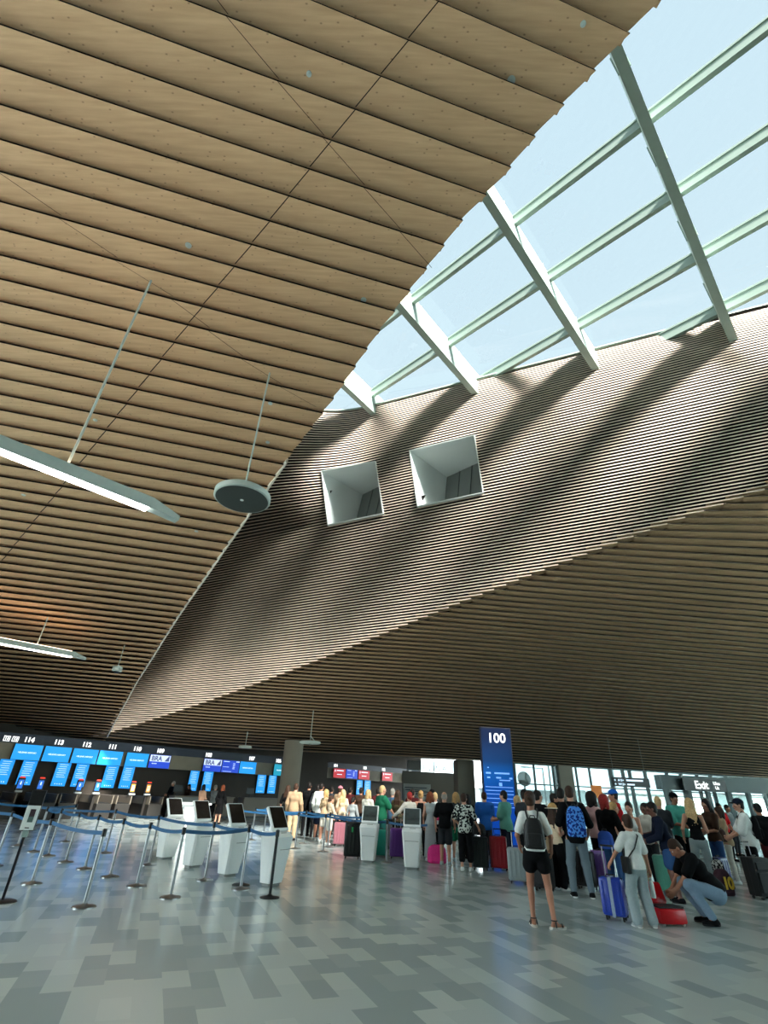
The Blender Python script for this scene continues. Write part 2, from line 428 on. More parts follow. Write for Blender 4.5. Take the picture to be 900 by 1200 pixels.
# dark backing behind the gaps
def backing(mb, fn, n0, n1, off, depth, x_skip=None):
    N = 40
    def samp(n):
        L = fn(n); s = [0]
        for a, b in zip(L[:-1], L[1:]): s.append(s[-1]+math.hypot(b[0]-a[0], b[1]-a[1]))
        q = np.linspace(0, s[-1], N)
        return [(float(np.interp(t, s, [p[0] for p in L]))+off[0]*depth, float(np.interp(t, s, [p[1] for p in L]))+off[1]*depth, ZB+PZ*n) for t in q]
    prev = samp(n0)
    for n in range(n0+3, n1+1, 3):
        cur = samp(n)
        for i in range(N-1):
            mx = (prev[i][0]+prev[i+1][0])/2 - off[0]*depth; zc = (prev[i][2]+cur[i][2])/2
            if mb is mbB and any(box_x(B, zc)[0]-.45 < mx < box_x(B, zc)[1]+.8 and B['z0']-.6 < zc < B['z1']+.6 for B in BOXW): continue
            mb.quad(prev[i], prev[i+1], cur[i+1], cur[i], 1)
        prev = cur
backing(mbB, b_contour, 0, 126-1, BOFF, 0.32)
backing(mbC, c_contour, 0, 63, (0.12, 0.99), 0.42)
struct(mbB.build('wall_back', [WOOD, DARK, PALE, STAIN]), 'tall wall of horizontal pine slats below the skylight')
struct(mbC.build('ceiling', [WOOD, DARK, STAIN, mat('shaded_brown_edge', (0.11, 0.075, 0.052), 0.8, var=0.1)]), 'low ceiling of horizontal pine slats running back to the glass front')  # front edges darkened to brown, shade painted into the colour

# roof over the slabs (unseen, put in to stop the sunlight)
top = lines[124]
mb = MB()
pl = [(p[0]+BOFF[0]*.45, p[1]+BOFF[1]*.45) for p in top]
mb.prism(pl + [(60, 4), (60, 75), (-24, 75), (-24, 30)], 16.35, 16.6)
# roof above the left ceiling and behind the viewer
el = [a_pt(a_edge(r)-.45, r, 0)[:2] for r in (-3, 0, 1, 2, 3, 4, 5, 6, 7, 8.2, 10, 12.3, 15, 17.6, 20, 23.5, 27, 30, 34)]
lf0, lf1 = a_pt(-14.8, 34, 0)[:2], a_pt(-14.8, -24, 0)[:2]
mb.prism([a_pt(4, -24, 0)[:2], lf1, lf0] + el[::-1], 12.2, 12.4)
# upstand between the left roof edge and the skylight
for a, b in zip(el[:-1], el[1:]):
    za = 10.62 - A_S*float(np.dot(AN, a)); zb_ = 10.62 - A_S*float(np.dot(AN, b))
    mb.quad((*a, za), (*b, zb_), (*b, 17.4), (*a, 17.4), 0)
# roof behind the viewer and right of the skylight, unseen, added to block the sun
def ab(a, b): p = np.array([math.sin(R(44.5)), math.cos(R(44.5))])*a + np.array([math.cos(R(44.5)), -math.sin(R(44.5))])*b; return (float(p[0]), float(p[1]))
mb.prism([ab(-4, -8), ab(-4, 60), ab(-34, 60), ab(-34, -10)], 11.6, 11.9)
mb.prism([ab(-4, 9), ab(-4, 60), ab(40, 60), ab(40, 9)], 17.6, 17.9)
mb.prism([ab(-4.2, -8), ab(-4.2, 60), ab(-4, 60), ab(-4, -8)], 11.6, 20)
struct(mb.build('ceiling', mat('sun_block_roof', (0.25, 0.22, 0.2), 0.8, var=0.05)), 'unseen roof deck added above the slats to block the sun')
mb = MB(); mb.prism([ab(-34, 24), ab(12, 24), ab(12, 24.4), ab(-34, 24.4)], 0, 17.6)
mb.prism([ab(-34, -12), ab(-34, 24), ab(-33.6, 24), ab(-33.6, -12)], 0, 11.7)
struct(mb.build('wall_right_added', mat('light_block_wall', '#3a332c', 0.85, var=.04)), 'unseen wall added on the right to hold back light')  # added out of view to cut light from behind and right
mb = MB(); mb.prism([a_pt(-14.7, 15, 0)[:2], a_pt(-14.7, 27.5, 0)[:2], a_pt(-15, 27.5, 0)[:2], a_pt(-15, 15, 0)[:2]], 0, 12.2)
struct(mb.build('wall_left', mat('light_block_wall', '#3a332c', 0.85, var=.04)), 'unseen wall added at the far left to cut side light')  # unseen, put in to keep side light off the far boards
gw = sroot('window_6', label='glazed side of the hall on the left, out of view')
mb = MB(); p0, p1 = a_pt(-14.7, -22, 0), a_pt(-14.7, 15, 0); d_ = (Vector(p1)-Vector(p0)).normalized(); q_ = Vector((-d_.y, d_.x, 0))*.01
mb.prism([(Vector(p0)-q_)[:2], (Vector(p1)-q_)[:2], (Vector(p1)+q_)[:2], (Vector(p0)+q_)[:2]], .1, 12.2); mb.build('glass_pane', glass_mat('side_glass', (0.95, 0.97, 0.97), 0.03), gw)
for k in range(9):
    c_ = Vector(p0)+d_*(k*4.5); mb = MB(); mb.box((c_.x, c_.y, 6.1), (.18, .18, 12.2)); mb.build('mullion', STEEL, gw)
gw = sroot('window_7', label='glazed end of the hall far to the right, out of view')
mb = MB(); p0, p1 = Vector((26, -8, 0)), Vector((44, 46, 0)); d_ = (p1-p0).normalized(); q_ = Vector((-d_.y, d_.x, 0))*.01
mb.prism([(p0-q_)[:2], (p1-q_)[:2], (p1+q_)[:2], (p0+q_)[:2]], .1, 10.5); mb.build('glass_pane', glass_mat('end_glass', (0.66, 0.74, 0.74), 0.04), gw)
for k in range(20):
    c_ = p0+d_*(k*3.0); mb = MB(); mb.box((c_.x, c_.y, 5.25), (.16, .16, 10.5)); mb.build('mullion', STEEL, gw)
for z_ in (2.6, 5.6):
    mb = MB(); mb.tube([p0+Vector((0, 0, z_)), p1+Vector((0, 0, z_))], .06, 4); mb.build('transom', STEEL, gw)
# ------------------------------------------------------------------ skylight: deep beams, glazing bars between them, panes on top
GA = np.array([math.sin(R(44.5)), math.cos(R(44.5))]); GB = np.array([math.cos(R(44.5)), -math.sin(R(44.5))])
sky = sroot('window_1', label='sloping glazed roof light on deep pale beams')
ZS = lambda a: 15.32 - 0.172*(a-12.9)            # underside of the beams along a
BEAMS = [(-11.55, 11.55), (-7.42, 12.85), (-3.30, 14.15), (0.62, 15.45), (4.7, 16.8), (8.8, 18.1), (12.9, 19.4), (17, 20.7)]
BD, BW = 1.15, 0.24
def g_pt(a, b, z): p = GA*a+GB*b; return (float(p[0]), float(p[1]), float(z))
for b, aend in BEAMS:
    m_ = MB(); a0 = -4.0
    if b > 2: a0 = -12
    prof = []
    for a, zt in ((a0, 0), (aend, 0)):
        z = ZS(a)
        prof.append([g_pt(a, b-BW/2, z), g_pt(a, b+BW/2, z), g_pt(a, b+BW/2, z+BD), g_pt(a, b-BW/2, z+BD)])
    m_.loft(prof)
    # stiffener plates on the web
    for a in np.arange(aend-1.6, a0, -2.35):
        z = ZS(a)
        for sgn in (-1, 1):
            m_.loft([[g_pt(a-.012, b+sgn*BW/2, z+.12), g_pt(a+.012, b+sgn*BW/2, z+.12), g_pt(a+.012, b+sgn*(BW/2+.03), z+.12), g_pt(a-.012, b+sgn*(BW/2+.03), z+.12)],
                     [g_pt(a-.012, b+sgn*BW/2, z+BD), g_pt(a+.012, b+sgn*BW/2, z+BD), g_pt(a+.012, b+sgn*(BW/2+.03), z+BD), g_pt(a-.012, b+sgn*(BW/2+.03), z+BD)]])
    m_.build('beam', STEEL, sky)
PUR = [14.9, 12.75, 10.6, 8.45, 6.3, 4.15, 2.0, -0.15, -2.3]
for a in PUR:
    for (b0, e0), (b1, e1) in zip(BEAMS[:-1], BEAMS[1:]):
        z = ZS(a)+BD-.42
        if a > e1+1.2: continue
        m_ = MB()
        m_.loft([[g_pt(a-.07, b, z), g_pt(a+.07, b, z), g_pt(a+.07, b, z+.40), g_pt(a-.07, b, z+.40)] for b in (b0+BW/2, b1-BW/2)])
        m_.loft([[g_pt(a-.10, b, z+.36), g_pt(a+.10, b, z+.36), g_pt(a+.10, b, z+.44), g_pt(a-.10, b, z+.44)] for b in (b0+BW/2, b1-BW/2)])
        m_.build('glazing_bar', STEEL, sky)
m_ = MB()
aa = [21.2]+PUR
for a1, a0 in zip(aa[:-1], aa[1:]):
    m_.loft([[g_pt(a, -16, ZS(a)+BD+.06), g_pt(a, 17, ZS(a)+BD+.06), g_pt(a, 17, ZS(a)+BD+.075), g_pt(a, -16, ZS(a)+BD+.075)] for a in (a0, a1)])
m_.build('glass_pane', glass_mat('roof_glass', (0.337, 0.347, 0.352), 0.02), sky)
# white caps along the top of the slats and pale sockets where the beams land
m_ = MB()
for i in range(len(top)-1):
    a, b = top[i], top[i+1]
    m_.add([(a[0]-.03, a[1]-.06, 16.14), (b[0]-.03, b[1]-.06, 16.14), (b[0]+.2, b[1]+.38, 16.14), (a[0]+.2, a[1]+.38, 16.14), (a[0]-.03, a[1]-.06, 16.2), (b[0]-.03, b[1]-.06, 16.2), (b[0]+.2, b[1]+.38, 16.2), (a[0]+.2, a[1]+.38, 16.2)],
           [(0, 1, 2, 3), (4, 5, 6, 7), (0, 1, 5, 4)])
struct(m_.build('trim_1', STEEL), 'thin pale capping along the top of the slatted wall')
# ------------------------------------------------------------------ the two deep square windows
GREYW = mat('grey_blind', '#7d8483', 0.7, var=0.05)
BOXWHITE = mat('box_white', '#e8eeec', 0.55, var=0.015)
for i, B in enumerate(BOXW):
    wn = sroot('window_%d' % (i+2), label='deep white square window let into the slatted wall, ' + ('left one' if i == 0 else 'right one'))
    z0, z1 = B['z0'], B['z1']
    F = [Vector((B[k_][0], b_y(B[k_][0], (z_-ZB)/PZ), z_)) for k_, z_ in (('BL', z0), ('BR', z0), ('TR', z1), ('TL', z1))]
    dr = Vector((.7071, .7071, 0)); pl = F[3].dot(dr) + 2.45
    back = [f + dr*(pl-f.dot(dr)) for f in F]
    nrm = Vector((.45, .89, 0)); cen = sum(F, Vector())/4
    out = [f-nrm*.035 for f in F]; ox = [f+(f-cen).normalized()*.045-nrm*.035 for f in F]; oi = [f+(f-cen).normalized()*.045+nrm*.45 for f in F]
    T = lambda L: [tuple(v) for v in L]
    m_ = MB()
    m_.loft([T(oi), T(ox), T(out), T(back)], caps=False)
    m_.build('frame', BOXWHITE, wn)
    m_ = MB(); m_.quad(*T(back)); m_.build('blind', GREYW, wn)
    m_ = MB(); e = back[1]-back[0]
    for s_ in (0.28, 0.53, 0.78):
        q0, q1 = back[0]+e*s_-dr*.03, back[3]+e*s_-dr*.03; g = e.normalized()*.012
        m_.loft([T([q0-g, q0+g, q0+g+dr*.03, q0-g+dr*.03]), T([q1-g, q1+g, q1+g+dr*.03, q1-g+dr*.03])])
    m_.build('mullion', mat('mullion_grey', '#4f5655', 0.5), wn)
# ------------------------------------------------------------------ check-in wall (runs away at 45 degrees)
Q = math.sqrt(.5)
def rp(s, c, z=0.0): return Vector(((s/Q-c)/2, (s/Q+c)/2, z))      # s along the wall, c distance line
RF = (Q, -Q)                                                       # the way the check-in wall faces
RZ = R(45)                                                         # local x along the wall, local -y towards the hall
NAVY = mat('navy_fascia', '#0b1430', 0.45, var=0.05)
BEIGE = mat('taupe_panel', '#8d8474', 0.7, var=0.05, scale=3)
BROWN = mat('brown_wall', '#3d342c', 0.75, var=0.08, scale=2)
BLACK = mat('black_plastic', '#0d0e10', 0.45, var=0.05)
SCREENBLUE = mat('screen_azure', '#0f8fe6', 0.4, emit=0.295, var=0.0)
SCREENBLUE2 = mat('screen_azure_panel', '#1593ee', 0.4, emit=0.295, var=0.0)
SCREENROYAL = mat('screen_royal', '#0f3fc8', 0.4, emit=0.230, var=0.0)
SCREENRED = mat('screen_red', '#c00d24', 0.4, emit=0.230, var=0.0)
SCREENPALE = mat('screen_pale', '#c9d6f2', 0.4, emit=0.328, var=0.0)
SCREENTEAL = mat('screen_teal', '#0e93b0', 0.4, emit=0.262, var=0.0)
LETTER = mat('lit_white', '#ffffff', 0.4, emit=0.451, var=0.0)
LETTERDIM = mat('lit_white_small', '#d8ecff', 0.4, emit=0.344, var=0.0)
GREY = mat('mid_grey', '#8b8f8d', 0.5, var=0.04)
LGREY = mat('light_grey', '#c2c6c3', 0.5, var=0.03)
CHROME = mat('brushed_steel', (0.36, 0.37, 0.38), 0.28, metal=1.0, var=0.04)
def on_row(mb_, s0, s1, z0, z1, c0, c1, mi=0):
    a, b, c_, d = rp(s0, c0), rp(s1, c0), rp(s1, c1), rp(s0, c1)
    mb_.prism([a[:2], b[:2], c_[:2], d[:2]], z0, z1, mi)

m_ = MB(); on_row(m_, .5, 26.6, 0, 6.5, 44.42, 44.8)
struct(m_.build('wall_left', BROWN), 'dark brown wall behind the check-in row')
m_ = MB(); on_row(m_, 26.2, 42.5, 0, 5, 50.3, 50.7); on_row(m_, 26.2, 26.6, 0, 5, 44.8, 50.3)
struct(m_.build('wall_left', BROWN), 'brown wall behind the far check-in row')
# plain soffit between the slatted ceiling and the walls
m_ = MB()
c0 = [(-14.3, 28.6)] + [(p[0], p[1]+.35) for p in c_contour(0)]
for a, b in zip(c0[:-1], c0[1:]):
    ya, yb = [(62.0 if q[0] < 6.6 else float(np.interp(q[0], [6.6, 14.8, 21.7, 29.5, 44], [35.0, 37.0, 39.0, 41.4, 47]))) for q in (a, b)]
    za, zb_ = [3.62 + max(0, yy-q[1])*.052 for q, yy in ((a, ya), (b, yb))]
    m_.quad((a[0], a[1], 3.62), (b[0], b[1], 3.62), (b[0], max(yb, b[1]+.1), zb_), (a[0], max(ya, a[1]+.1), za))
struct(m_.build('ceiling', mat('taupe_soffit', '#6f675c', 0.8, var=0.04)), 'plain low soffit beyond the slats')

# navy fascia bands over the counters with the counter numbers
def fascia(name, label, s0, s1, c, z0, z1, zl, numbers, size, pict=None):
    t = thing(name, label, 'sign', rp((s0+s1)/2, c, z0)[:], RZ)
    L = s1-s0; m = MB(); m.box((0, .12, (z1-z0)/2), (L, .24, z1-z0)); m.build('band', NAVY, t)
    m = MB(); m.box((0, .14, -(z0-zl)/2), (L, .20, z0-zl)); m.build('lower_panel', BEIGE, t)
    for txt, s in numbers:
        v, f = text_mesh(txt, size, .004, bold=.012); m = MB()
        m.add(v, f, T=Matrix.Translation((s-(s0+s1)/2, -.012, .085)) @ Matrix.Rotation(PI/2, 4, 'X'))
        m.build('counter_number', LETTER, t)
    if pict:
        for s in pict:
            m = MB(); x = s-(s0+s1)/2
            for dx, dz, w_, h_ in ((0, .26, .26, .022), (0, .06, .26, .022), (-.12, .16, .022, .22), (.12, .16, .022, .22), (-.04, .15, .03, .12), (-.04, .225, .045, .045), (.05, .15, .06, .1), (.05, .22, .03, .03)):
                m.box((x+dx, -.012, dz), (w_, .006, h_))
            m.build('pictogram', LETTER, t)
    return t
fascia('counter_sign', 'long navy sign band above the near check-in row, counters 114 to 106', 1.2, 22.4, 43.0, 3.0, 3.42, 2.3,
       [('114', 6.65), ('113', 7.96), ('112', 9.27), ('111', 10.57), ('110', 11.89), ('109', 13.2), ('108', 16.2), ('107', 19.26), ('106', 21.36)], .29, pict=[5.72, 6.07])
fascia('counter_sign', 'navy sign band above the far check-in row, counters 105 to 101', 26.3, 41.2, 48.9, 3.22, 3.62, 2.45,
       [('105', 27.75), ('104', 30.12), ('103', 33.56), ('102', 35.94), ('101', 39.66)], .30)
# bulkhead hangers: the bands hang from the soffit
# monitors
def monitor(s, c, zb, w_, h_, scr, label, cat='screen', group=None, kind='airport', name='monitor'):
    t = thing(name, label, cat, rp(s+w_/2, c-.03, zb)[:], RZ, group)
    m = MB(); m.box((0, 0.0, h_/2), (w_, .05, h_), bev=.006); m.build('casing', BLACK, t)
    m = MB(); m.box((0, -.027, h_/2), (w_-.03, .006, h_-.03)); so = m.build('screen', scr, t)
    m = MB()
    def txt(s_, size, x, z, mi=0, al='CENTER', bold=.002):
        v, f = text_mesh(s_, size, .001, al, bold); m.add(v, f, mi, Matrix.Translation((x, -.0325, z)) @ Matrix.Rotation(PI/2, 4, 'X'))
    def bar(x, z, ww, hh, mi=0): m.box((x, -.032, z), (ww, .002, hh), mi)
    if kind == 'airport':
        txt('HELSINKI AIRPORT', .092, 0, h_*.43)
    elif kind == 'bra':
        bar(0, h_*.72, w_-.06, h_*.46, 1)
        txt('BRA', .33, -.20, h_*.55, 2, bold=.012)
        m.add([(.26, -.034, h_*.53), (.52, -.034, h_*.53), (.52, -.034, h_*.92), (.47, -.034, h_*.92)], [(0, 1, 2, 3)], 2)
        for k in range(3): bar(-w_*.32+.10*k, h_*.34, .075, .035)
    elif kind == 'list':
        bar(-.32, h_*.88, .4, .03); bar(.40, h_*.9, .08, .06); bar(.53, h_*.9, .08, .06)
        for z in (.74, .6, .46, .34): bar(.22, h_*z, .14, .028)
        bar(-.32, h_*.45, .4, .018); bar(-.2, h_*.1, .6, .015)
    elif kind == 'red':
        bar(.05, h_*.78, .78, .07); bar(-.5, h_*.76, .07, .16); bar(0, h_*.38, .55, .05)
    elif kind == 'dark':
        bar(0, h_*.8, .8, .05); bar(0, h_*.6, .7, .03); bar(0, h_*.45, .75, .03); bar(0, h_*.3, .6, .03)
    if m.v: m.build('lettering', [LETTERDIM, SCREENPALE, mat('logo_grey', '#44507e', 0.5, emit=.25, var=0)], t)
    return t
MW, MH, MZ = 1.22, .69, 2.295
MON = [(6.13, SCREENBLUE, 'airport', 'azure monitor with white airport name under counter number 114'), (7.42, SCREENBLUE, 'airport', 'azure monitor with white airport name under counter number 113'),
       (8.71, SCREENBLUE, 'airport', 'azure monitor with white airport name under counter number 112'), (9.97, SCREENBLUE, 'airport', 'azure monitor with white airport name under counter number 111'),
       (11.38, SCREENBLUE, 'airport', 'azure monitor with white airport name under counter number 110'), (12.66, SCREENROYAL, 'bra', 'blue monitor with big grey airline letters under counter number 109'),
       (15.94, SCREENROYAL, 'bra', 'blue monitor with big grey airline letters under counter number 108'), (17.18, SCREENROYAL, 'list', 'royal blue monitor with a list of flights, right of counter 108'),
       (18.42, SCREENBLUE, 'airport', 'azure monitor with white airport name under counter number 107'), (21.02, SCREENTEAL, 'airport', 'teal monitor under counter number 106, half behind the round pillar')]
for s, sc_, kd, lb in MON: monitor(s, 42.94, MZ, MW, MH, sc_, lb, group='monitors above the near counters', kind=kd)
for s, sc_, kd, lb in [(26.8, SCREENRED, 'red', 'red monitor with white lettering under counter number 105'), (29.86, SCREENRED, 'red', 'red monitor with white lettering under counter number 104'),
                       (31.27, SCREENROYAL, 'list', 'blue flight list monitor between the red monitors of 104 and 103'), (32.73, SCREENRED, 'red', 'red monitor with white lettering under counter number 103'),
                       (35.7, SCREENRED, 'red', 'red monitor with white lettering under counter number 102'), (38.5, mat('screen_off', '#1a2434', 0.3, emit=.1, var=0), 'dark', 'dark monitor with grey lines under counter number 101')]:
    monitor(s, 48.82, 2.5, 1.36, .70, sc_, lb, group='monitors above the far counters', kind=kd)
# upright azure panels on the wall behind the counters
def wall_panel(s0, s1, z0, z1, c, label):
    w_, h_ = s1-s0, z1-z0
    t = thing('display_panel', label, 'screen', rp((s0+s1)/2, c, z0)[:], RZ, 'upright blue display panels behind the counters')
    m = MB(); m.box((0, .03, h_/2), (w_+.06, .06, h_+.06), bev=.008); m.build('casing', BLACK, t)
    m = MB(); m.box((0, -.002, h_/2), (w_, .01, h_)); m.build('screen', SCREENBLUE2, t)
    m = MB()
    for i in range(7): m.box((-.02*(i % 3), -.009, h_*(.88-.085*i)), (w_*(.62-.07*(i % 2)), .002, .016))
    for i in range(4): m.box((-.15+.1*i, -.009, .1), (.035, .002, .045))
    m.build('lettering', LETTERDIM, t)
PAN = [(5.97, 6.58, 'upright azure panel at the left edge, left of counter 114'), (6.93, 7.55, 'upright azure panel under monitor 114, its foot behind the dark info stand'), (8.45, 9.10, 'upright azure panel below the join of monitors 113 and 112'),
       (9.36, 9.98, 'upright azure panel below monitor 112'), (10.84, 11.5, 'upright azure panel below monitor 111'), (11.76, 12.38, 'upright azure panel below monitor 110'),
       (15.73, 16.3, 'upright azure panel left of the airline monitor of 108'), (16.62, 17.24, 'upright azure panel below the airline monitor of 108'), (20.5, 21.15, 'upright azure panel right of monitor 107'), (21.4, 22.0, 'upright azure panel beside the pillar under monitor 106')]
for s0, s1, lb in PAN: wall_panel(s0, s1, 1.27, 2.36, 44.22, lb)
for s0, s1, lb in [(28.3, 29.0, 'left azure panel of the pair under counter 105'), (29.25, 29.98, 'right azure panel of the pair under counter 105'), (33.5, 34.2, 'left azure panel of the pair under counter 103'), (34.45, 35.2, 'right azure panel of the pair under counter 103')]:
    wall_panel(s0, s1, 1.35, 2.5, 50.1, lb)

# ------------------------------------------------------------------ bag-drop units and staffed desks
DESKD = mat('dark_bronze', '#2b2622', 0.5, var=0.06); DESKT = mat('taupe_desk', '#7d7264', 0.6, var=0.05); BELT = mat('rubber_belt', '#15130f', 0.8, var=0.1)
ORANGE = mat('screen_orange', '#d98a2b', 0.4, emit=.25, var=0); REDLAMP = mat('red_lamp', '#e0341f', 0.4, emit=.4, var=0); DEVBLUE = mat('device_screen_blue', '#1f66c8', 0.4, emit=.28, var=0)
def bag_drop(s, scr, label, flip):
    t = thing('bag_drop_unit', label, 'bag drop', rp(s, 41.0, 0)[:], RZ, 'self service bag drops along the check-in wall')
    x = .42*flip
    m = MB(); m.box((x, .9, .32), (.70, 2.6, .64), bev=.02); m.build('base', DESKD, t)
    m = MB(); m.box((x, .9, .655), (.52, 2.5, .03), bev=.01); m.build('conveyor_belt', BELT, t)
    for sd in (-1, 1):
        m = MB(); m.box((x+sd*.335, .9, .80), (.05, 2.6, .36), bev=.012); m.build('side_panel', DESKT, t)
    m = MB(); m.box((0, .05, .5), (.12, .12, 1.0), bev=.01); m.build('post', DESKD, t)
    hd = MB(); hd.box((0, 0, 1.33), (.28, .09, .5), bev=.015); h = hd.build('terminal', BLACK, t)
    m = MB(); m.box((0, -.047, 1.33), (.2, .01, .34)); m.build('screen', scr, h)
    m = MB(); m.box((0, -.02, 1.6), (.2, .07, .05), bev=.01); m.build('signal_lamp', REDLAMP, h)
    m = MB(); m.box((0, -.06, 1.05), (.3, .16, .07), bev=.01); m.build('printer_tray', LGREY, h)
    m = MB()
    if scr is DEVBLUE: m.box((0, -.0535, 1.36), (.05, .002, .1)); m.box((0, -.0535, 1.43), (.03, .002, .03))
    else:
        for k in range(5): m.box((0, -.0535, 1.22+.05*k), (.14, .002, .014))
    m.build('screen_symbol', LETTERDIM, h)
    return t
bag_drop(5.45, DEVBLUE, 'bag drop with blue terminal at the far left edge', -1)
bag_drop(6.62, DEVBLUE, 'bag drop with blue terminal just left of the dark info stand', -1)
bag_drop(7.42, DEVBLUE, 'bag drop with blue terminal just right of the dark info stand', 1)
bag_drop(9.08, DEVBLUE, 'left of the two blue-screened bag drops below monitor 112', -1)
bag_drop(9.9, DEVBLUE, 'right of the two blue-screened bag drops, below monitor 111', 1)
bag_drop(11.62, ORANGE, 'left of the two bag drops with orange screens', -1)
bag_drop(12.42, ORANGE, 'right of the two bag drops with orange screens', 1)
def desk(s, L, label, colr, c=40.6):
    t = thing('checkin_desk', label, 'desk', rp(s, c, 0)[:], RZ)
    m = MB(); m.box((0, .38, .5), (L, .66, 1.0), bev=.015); m.build('body', colr, t)
    m = MB(); m.box((0, .36, 1.02), (L+.06, .76, .05), bev=.01); m.build('worktop', DESKT, t)
    m = MB(); m.box((0, .045, .06), (L-.04, .02, .1)); m.build('plinth', BLACK, t)
    return t
desk(14.55, 1.4, 'check-in desk in front of the suited clerk, below 109', GREY)
desk(16.7, 1.5, 'check-in desk behind the white tapered kiosks, below 108', DESKT)
desk(19.4, 2.5, 'long taupe check-in desk left of the pillar, below 107', DESKT)
desk(22.3, 1.6, 'taupe check-in desk behind the pillar, below 106', DESKT)
for s, lb in ((28.7, 'far check-in desk below the leftmost far red monitor'), (31.5, 'far check-in desk below the second far red monitor'), (34.4, 'far check-in desk below the third far red monitor'), (37.2, 'far check-in desk below the rightmost far red monitor')):
    desk(s, 2.0, lb, DESKT, 46.2)
# desk screens of the clerks
def desk_screen(s, c, label):
    t = thing('desk_monitor', label, 'screen', rp(s, c, 1.045)[:], RZ)
    m = MB(); m.box((0, 0, .012), (.22, .16, .02), bev=.006); m.build('foot', BLACK, t)
    m = MB(); m.box((0, .02, .12), (.05, .03, .22)); m.build('stem', BLACK, t)
    m = MB(); m.box((0, 0, .33), (.52, .04, .32), bev=.008); m.build('panel', BLACK, t)
desk_screen(14.05, 40.95, 'black computer screen on the desk left of the suited clerk')
desk_screen(18.6, 40.95, 'black computer screen on the long taupe desk')
# ------------------------------------------------------------------ pillars
def pillar(name, x, y, r, h, label, rect=None):
    m = MB()
    if rect: m.box((0, 0, h/2), (rect[0], rect[1], h), T=Matrix.Rotation(rect[2], 4, 'Z'), bev=.02)
    else: m.lathe([(r, 0), (r, h)], 32)
    o = m.build(name, mat('taupe_concrete', '#857d71', 0.75, var=0.05, scale=1.5), smooth=not rect); o.location = (x, y, 0)
    return struct(o, label)
pillar('trim_2', -4.42, 29.6, .52, 3.9, 'round taupe pillar left of the far check-in row')
pillar('trim_3', 6.05, 36.2, .5, 3.66, 'brown pillar left of the blue tower', (1.15, .9, R(10)))
pillar('trim_4', 12.7, 36.3, .5, 3.66, 'taupe pillar right of the blue tower in the glass front', (1.05, .8, R(14)))
# ------------------------------------------------------------------ back of the hall right of the check-in rows
m_ = MB(); m_.box((0, 0, 1.62), (5.4, .2, 3.24), T=Matrix.Translation((5.2, 46.5, 0)) @ Matrix.Rotation(R(8), 4, 'Z'))
struct(m_.build('wall_back', mat('grey_wall', '#77736a', 0.8, var=0.04)), 'grey wall under the high bright strip window')
sw = sroot('window_4', (5.2, 46.5, 3.25), 'high bright strip window above the grey wall')
sw.rotation_euler = (0, 0, R(8))
m_ = MB(); m_.box((0, 0, .42), (4.6, .04, .8)); m_.build('pane', glass_mat('clear_glass', (0.62, 0.68, 0.68), 0.05), sw)
m_ = MB()
for x in (-2.3, 0, 2.3): m_.box((x, 0, .42), (.06, .1, .84))
m_.build('frame', GREY, sw)
m_ = MB(); v, f = text_mesh('IRIZ INIA', .55, .004); m_.add(v, f, T=Matrix.Translation((0, -.03, .1)) @ Matrix.Rotation(PI/2, 4, 'X')); m_.build('lettering', mat('pale_blue_letters', '#9fb9b8', 0.6), sw)
bd = thing('notice_board', 'white framed notice board with dark lines on the grey wall', 'board', (3.4, 41.9, 0), R(6))
m_ = MB()
for x in (-1.0, 1.0): m_.box((x, 0, .95), (.06, .06, 1.9))
m_.build('frame', GREY, bd)
m_ = MB(); m_.box((0, 0, 1.65), (2.1, .05, 1.2), bev=.01); m_.build('panel', LGREY, bd)
m_ = MB()
for i, (x, z, w_) in enumerate(((-.1, 2.0, 1.7), (-.35, 1.85, 1.1), (.3, 1.75, 1.2), (-.2, 1.6, .9), (.35, 1.5, .7))): m_.box((x, -.03, z), (w_, .006, .05))
m_.build('lines', mat('ink_blue', '#20304d', 0.6), bd)
# ------------------------------------------------------------------ glass front on the right
FR = mat('teal_grey_frame', '#4c5a5b', 0.45, var=0.04)
FL = [(6.9, 34.6), (14.8, 36.6), (21.7, 38.6), (29.5, 41.0), (44, 46.5)]
gf = sroot('window_5', label='tall glazed front of the hall with slim grey frames')
def fl_at(x): return float(np.interp(x, [p[0] for p in FL], [p[1] for p in FL]))
m_ = MB()
for a, b in zip(FL[:-1], FL[1:]):
    d = Vector((b[0]-a[0], b[1]-a[1], 0)).normalized(); n_ = Vector((-d.y, d.x, 0))*.012
    A_, B_ = Vector((*a, 0)), Vector((*b, 0))
    m_.prism([(A_-n_)[:2], (B_-n_)[:2], (B_+n_)[:2], (A_+n_)[:2]], .05, 3.62)
m_.build('glass_pane', glass_mat('front_glass', (0.44, 0.51, 0.51), 0.05), gf)
xs = [7.3, 9.2, 10.55, 11.9, 13.6, 14.6, 16.2, 17.2, 17.75, 19.0, 20.8, 22.0, 23.4, 24.6, 26.0, 27.6, 29.2, 31, 33.5, 36, 39]
for x in xs:
    m_ = MB(); wd = .10 if x < 16 else .2
    m_.box((x, fl_at(x), 1.81), (wd, .16, 3.62)); m_.build('mullion', FR, gf)
for z, w_ in ((2.42, .07), (.06, .12), (3.58, .1)):
    m_ = MB()
    for a, b in zip(FL[:-1], FL[1:]):
        d = Vector((b[0]-a[0], b[1]-a[1], 0)).normalized(); n_ = Vector((-d.y, d.x, 0))*.07
        A_, B_ = Vector((*a, 0)), Vector((*b, 0))
        m_.prism([(A_-n_)[:2], (B_-n_)[:2], (B_+n_)[:2], (A_+n_)[:2]], z-w_/2, z+w_/2)
    m_.build('transom', FR, gf)
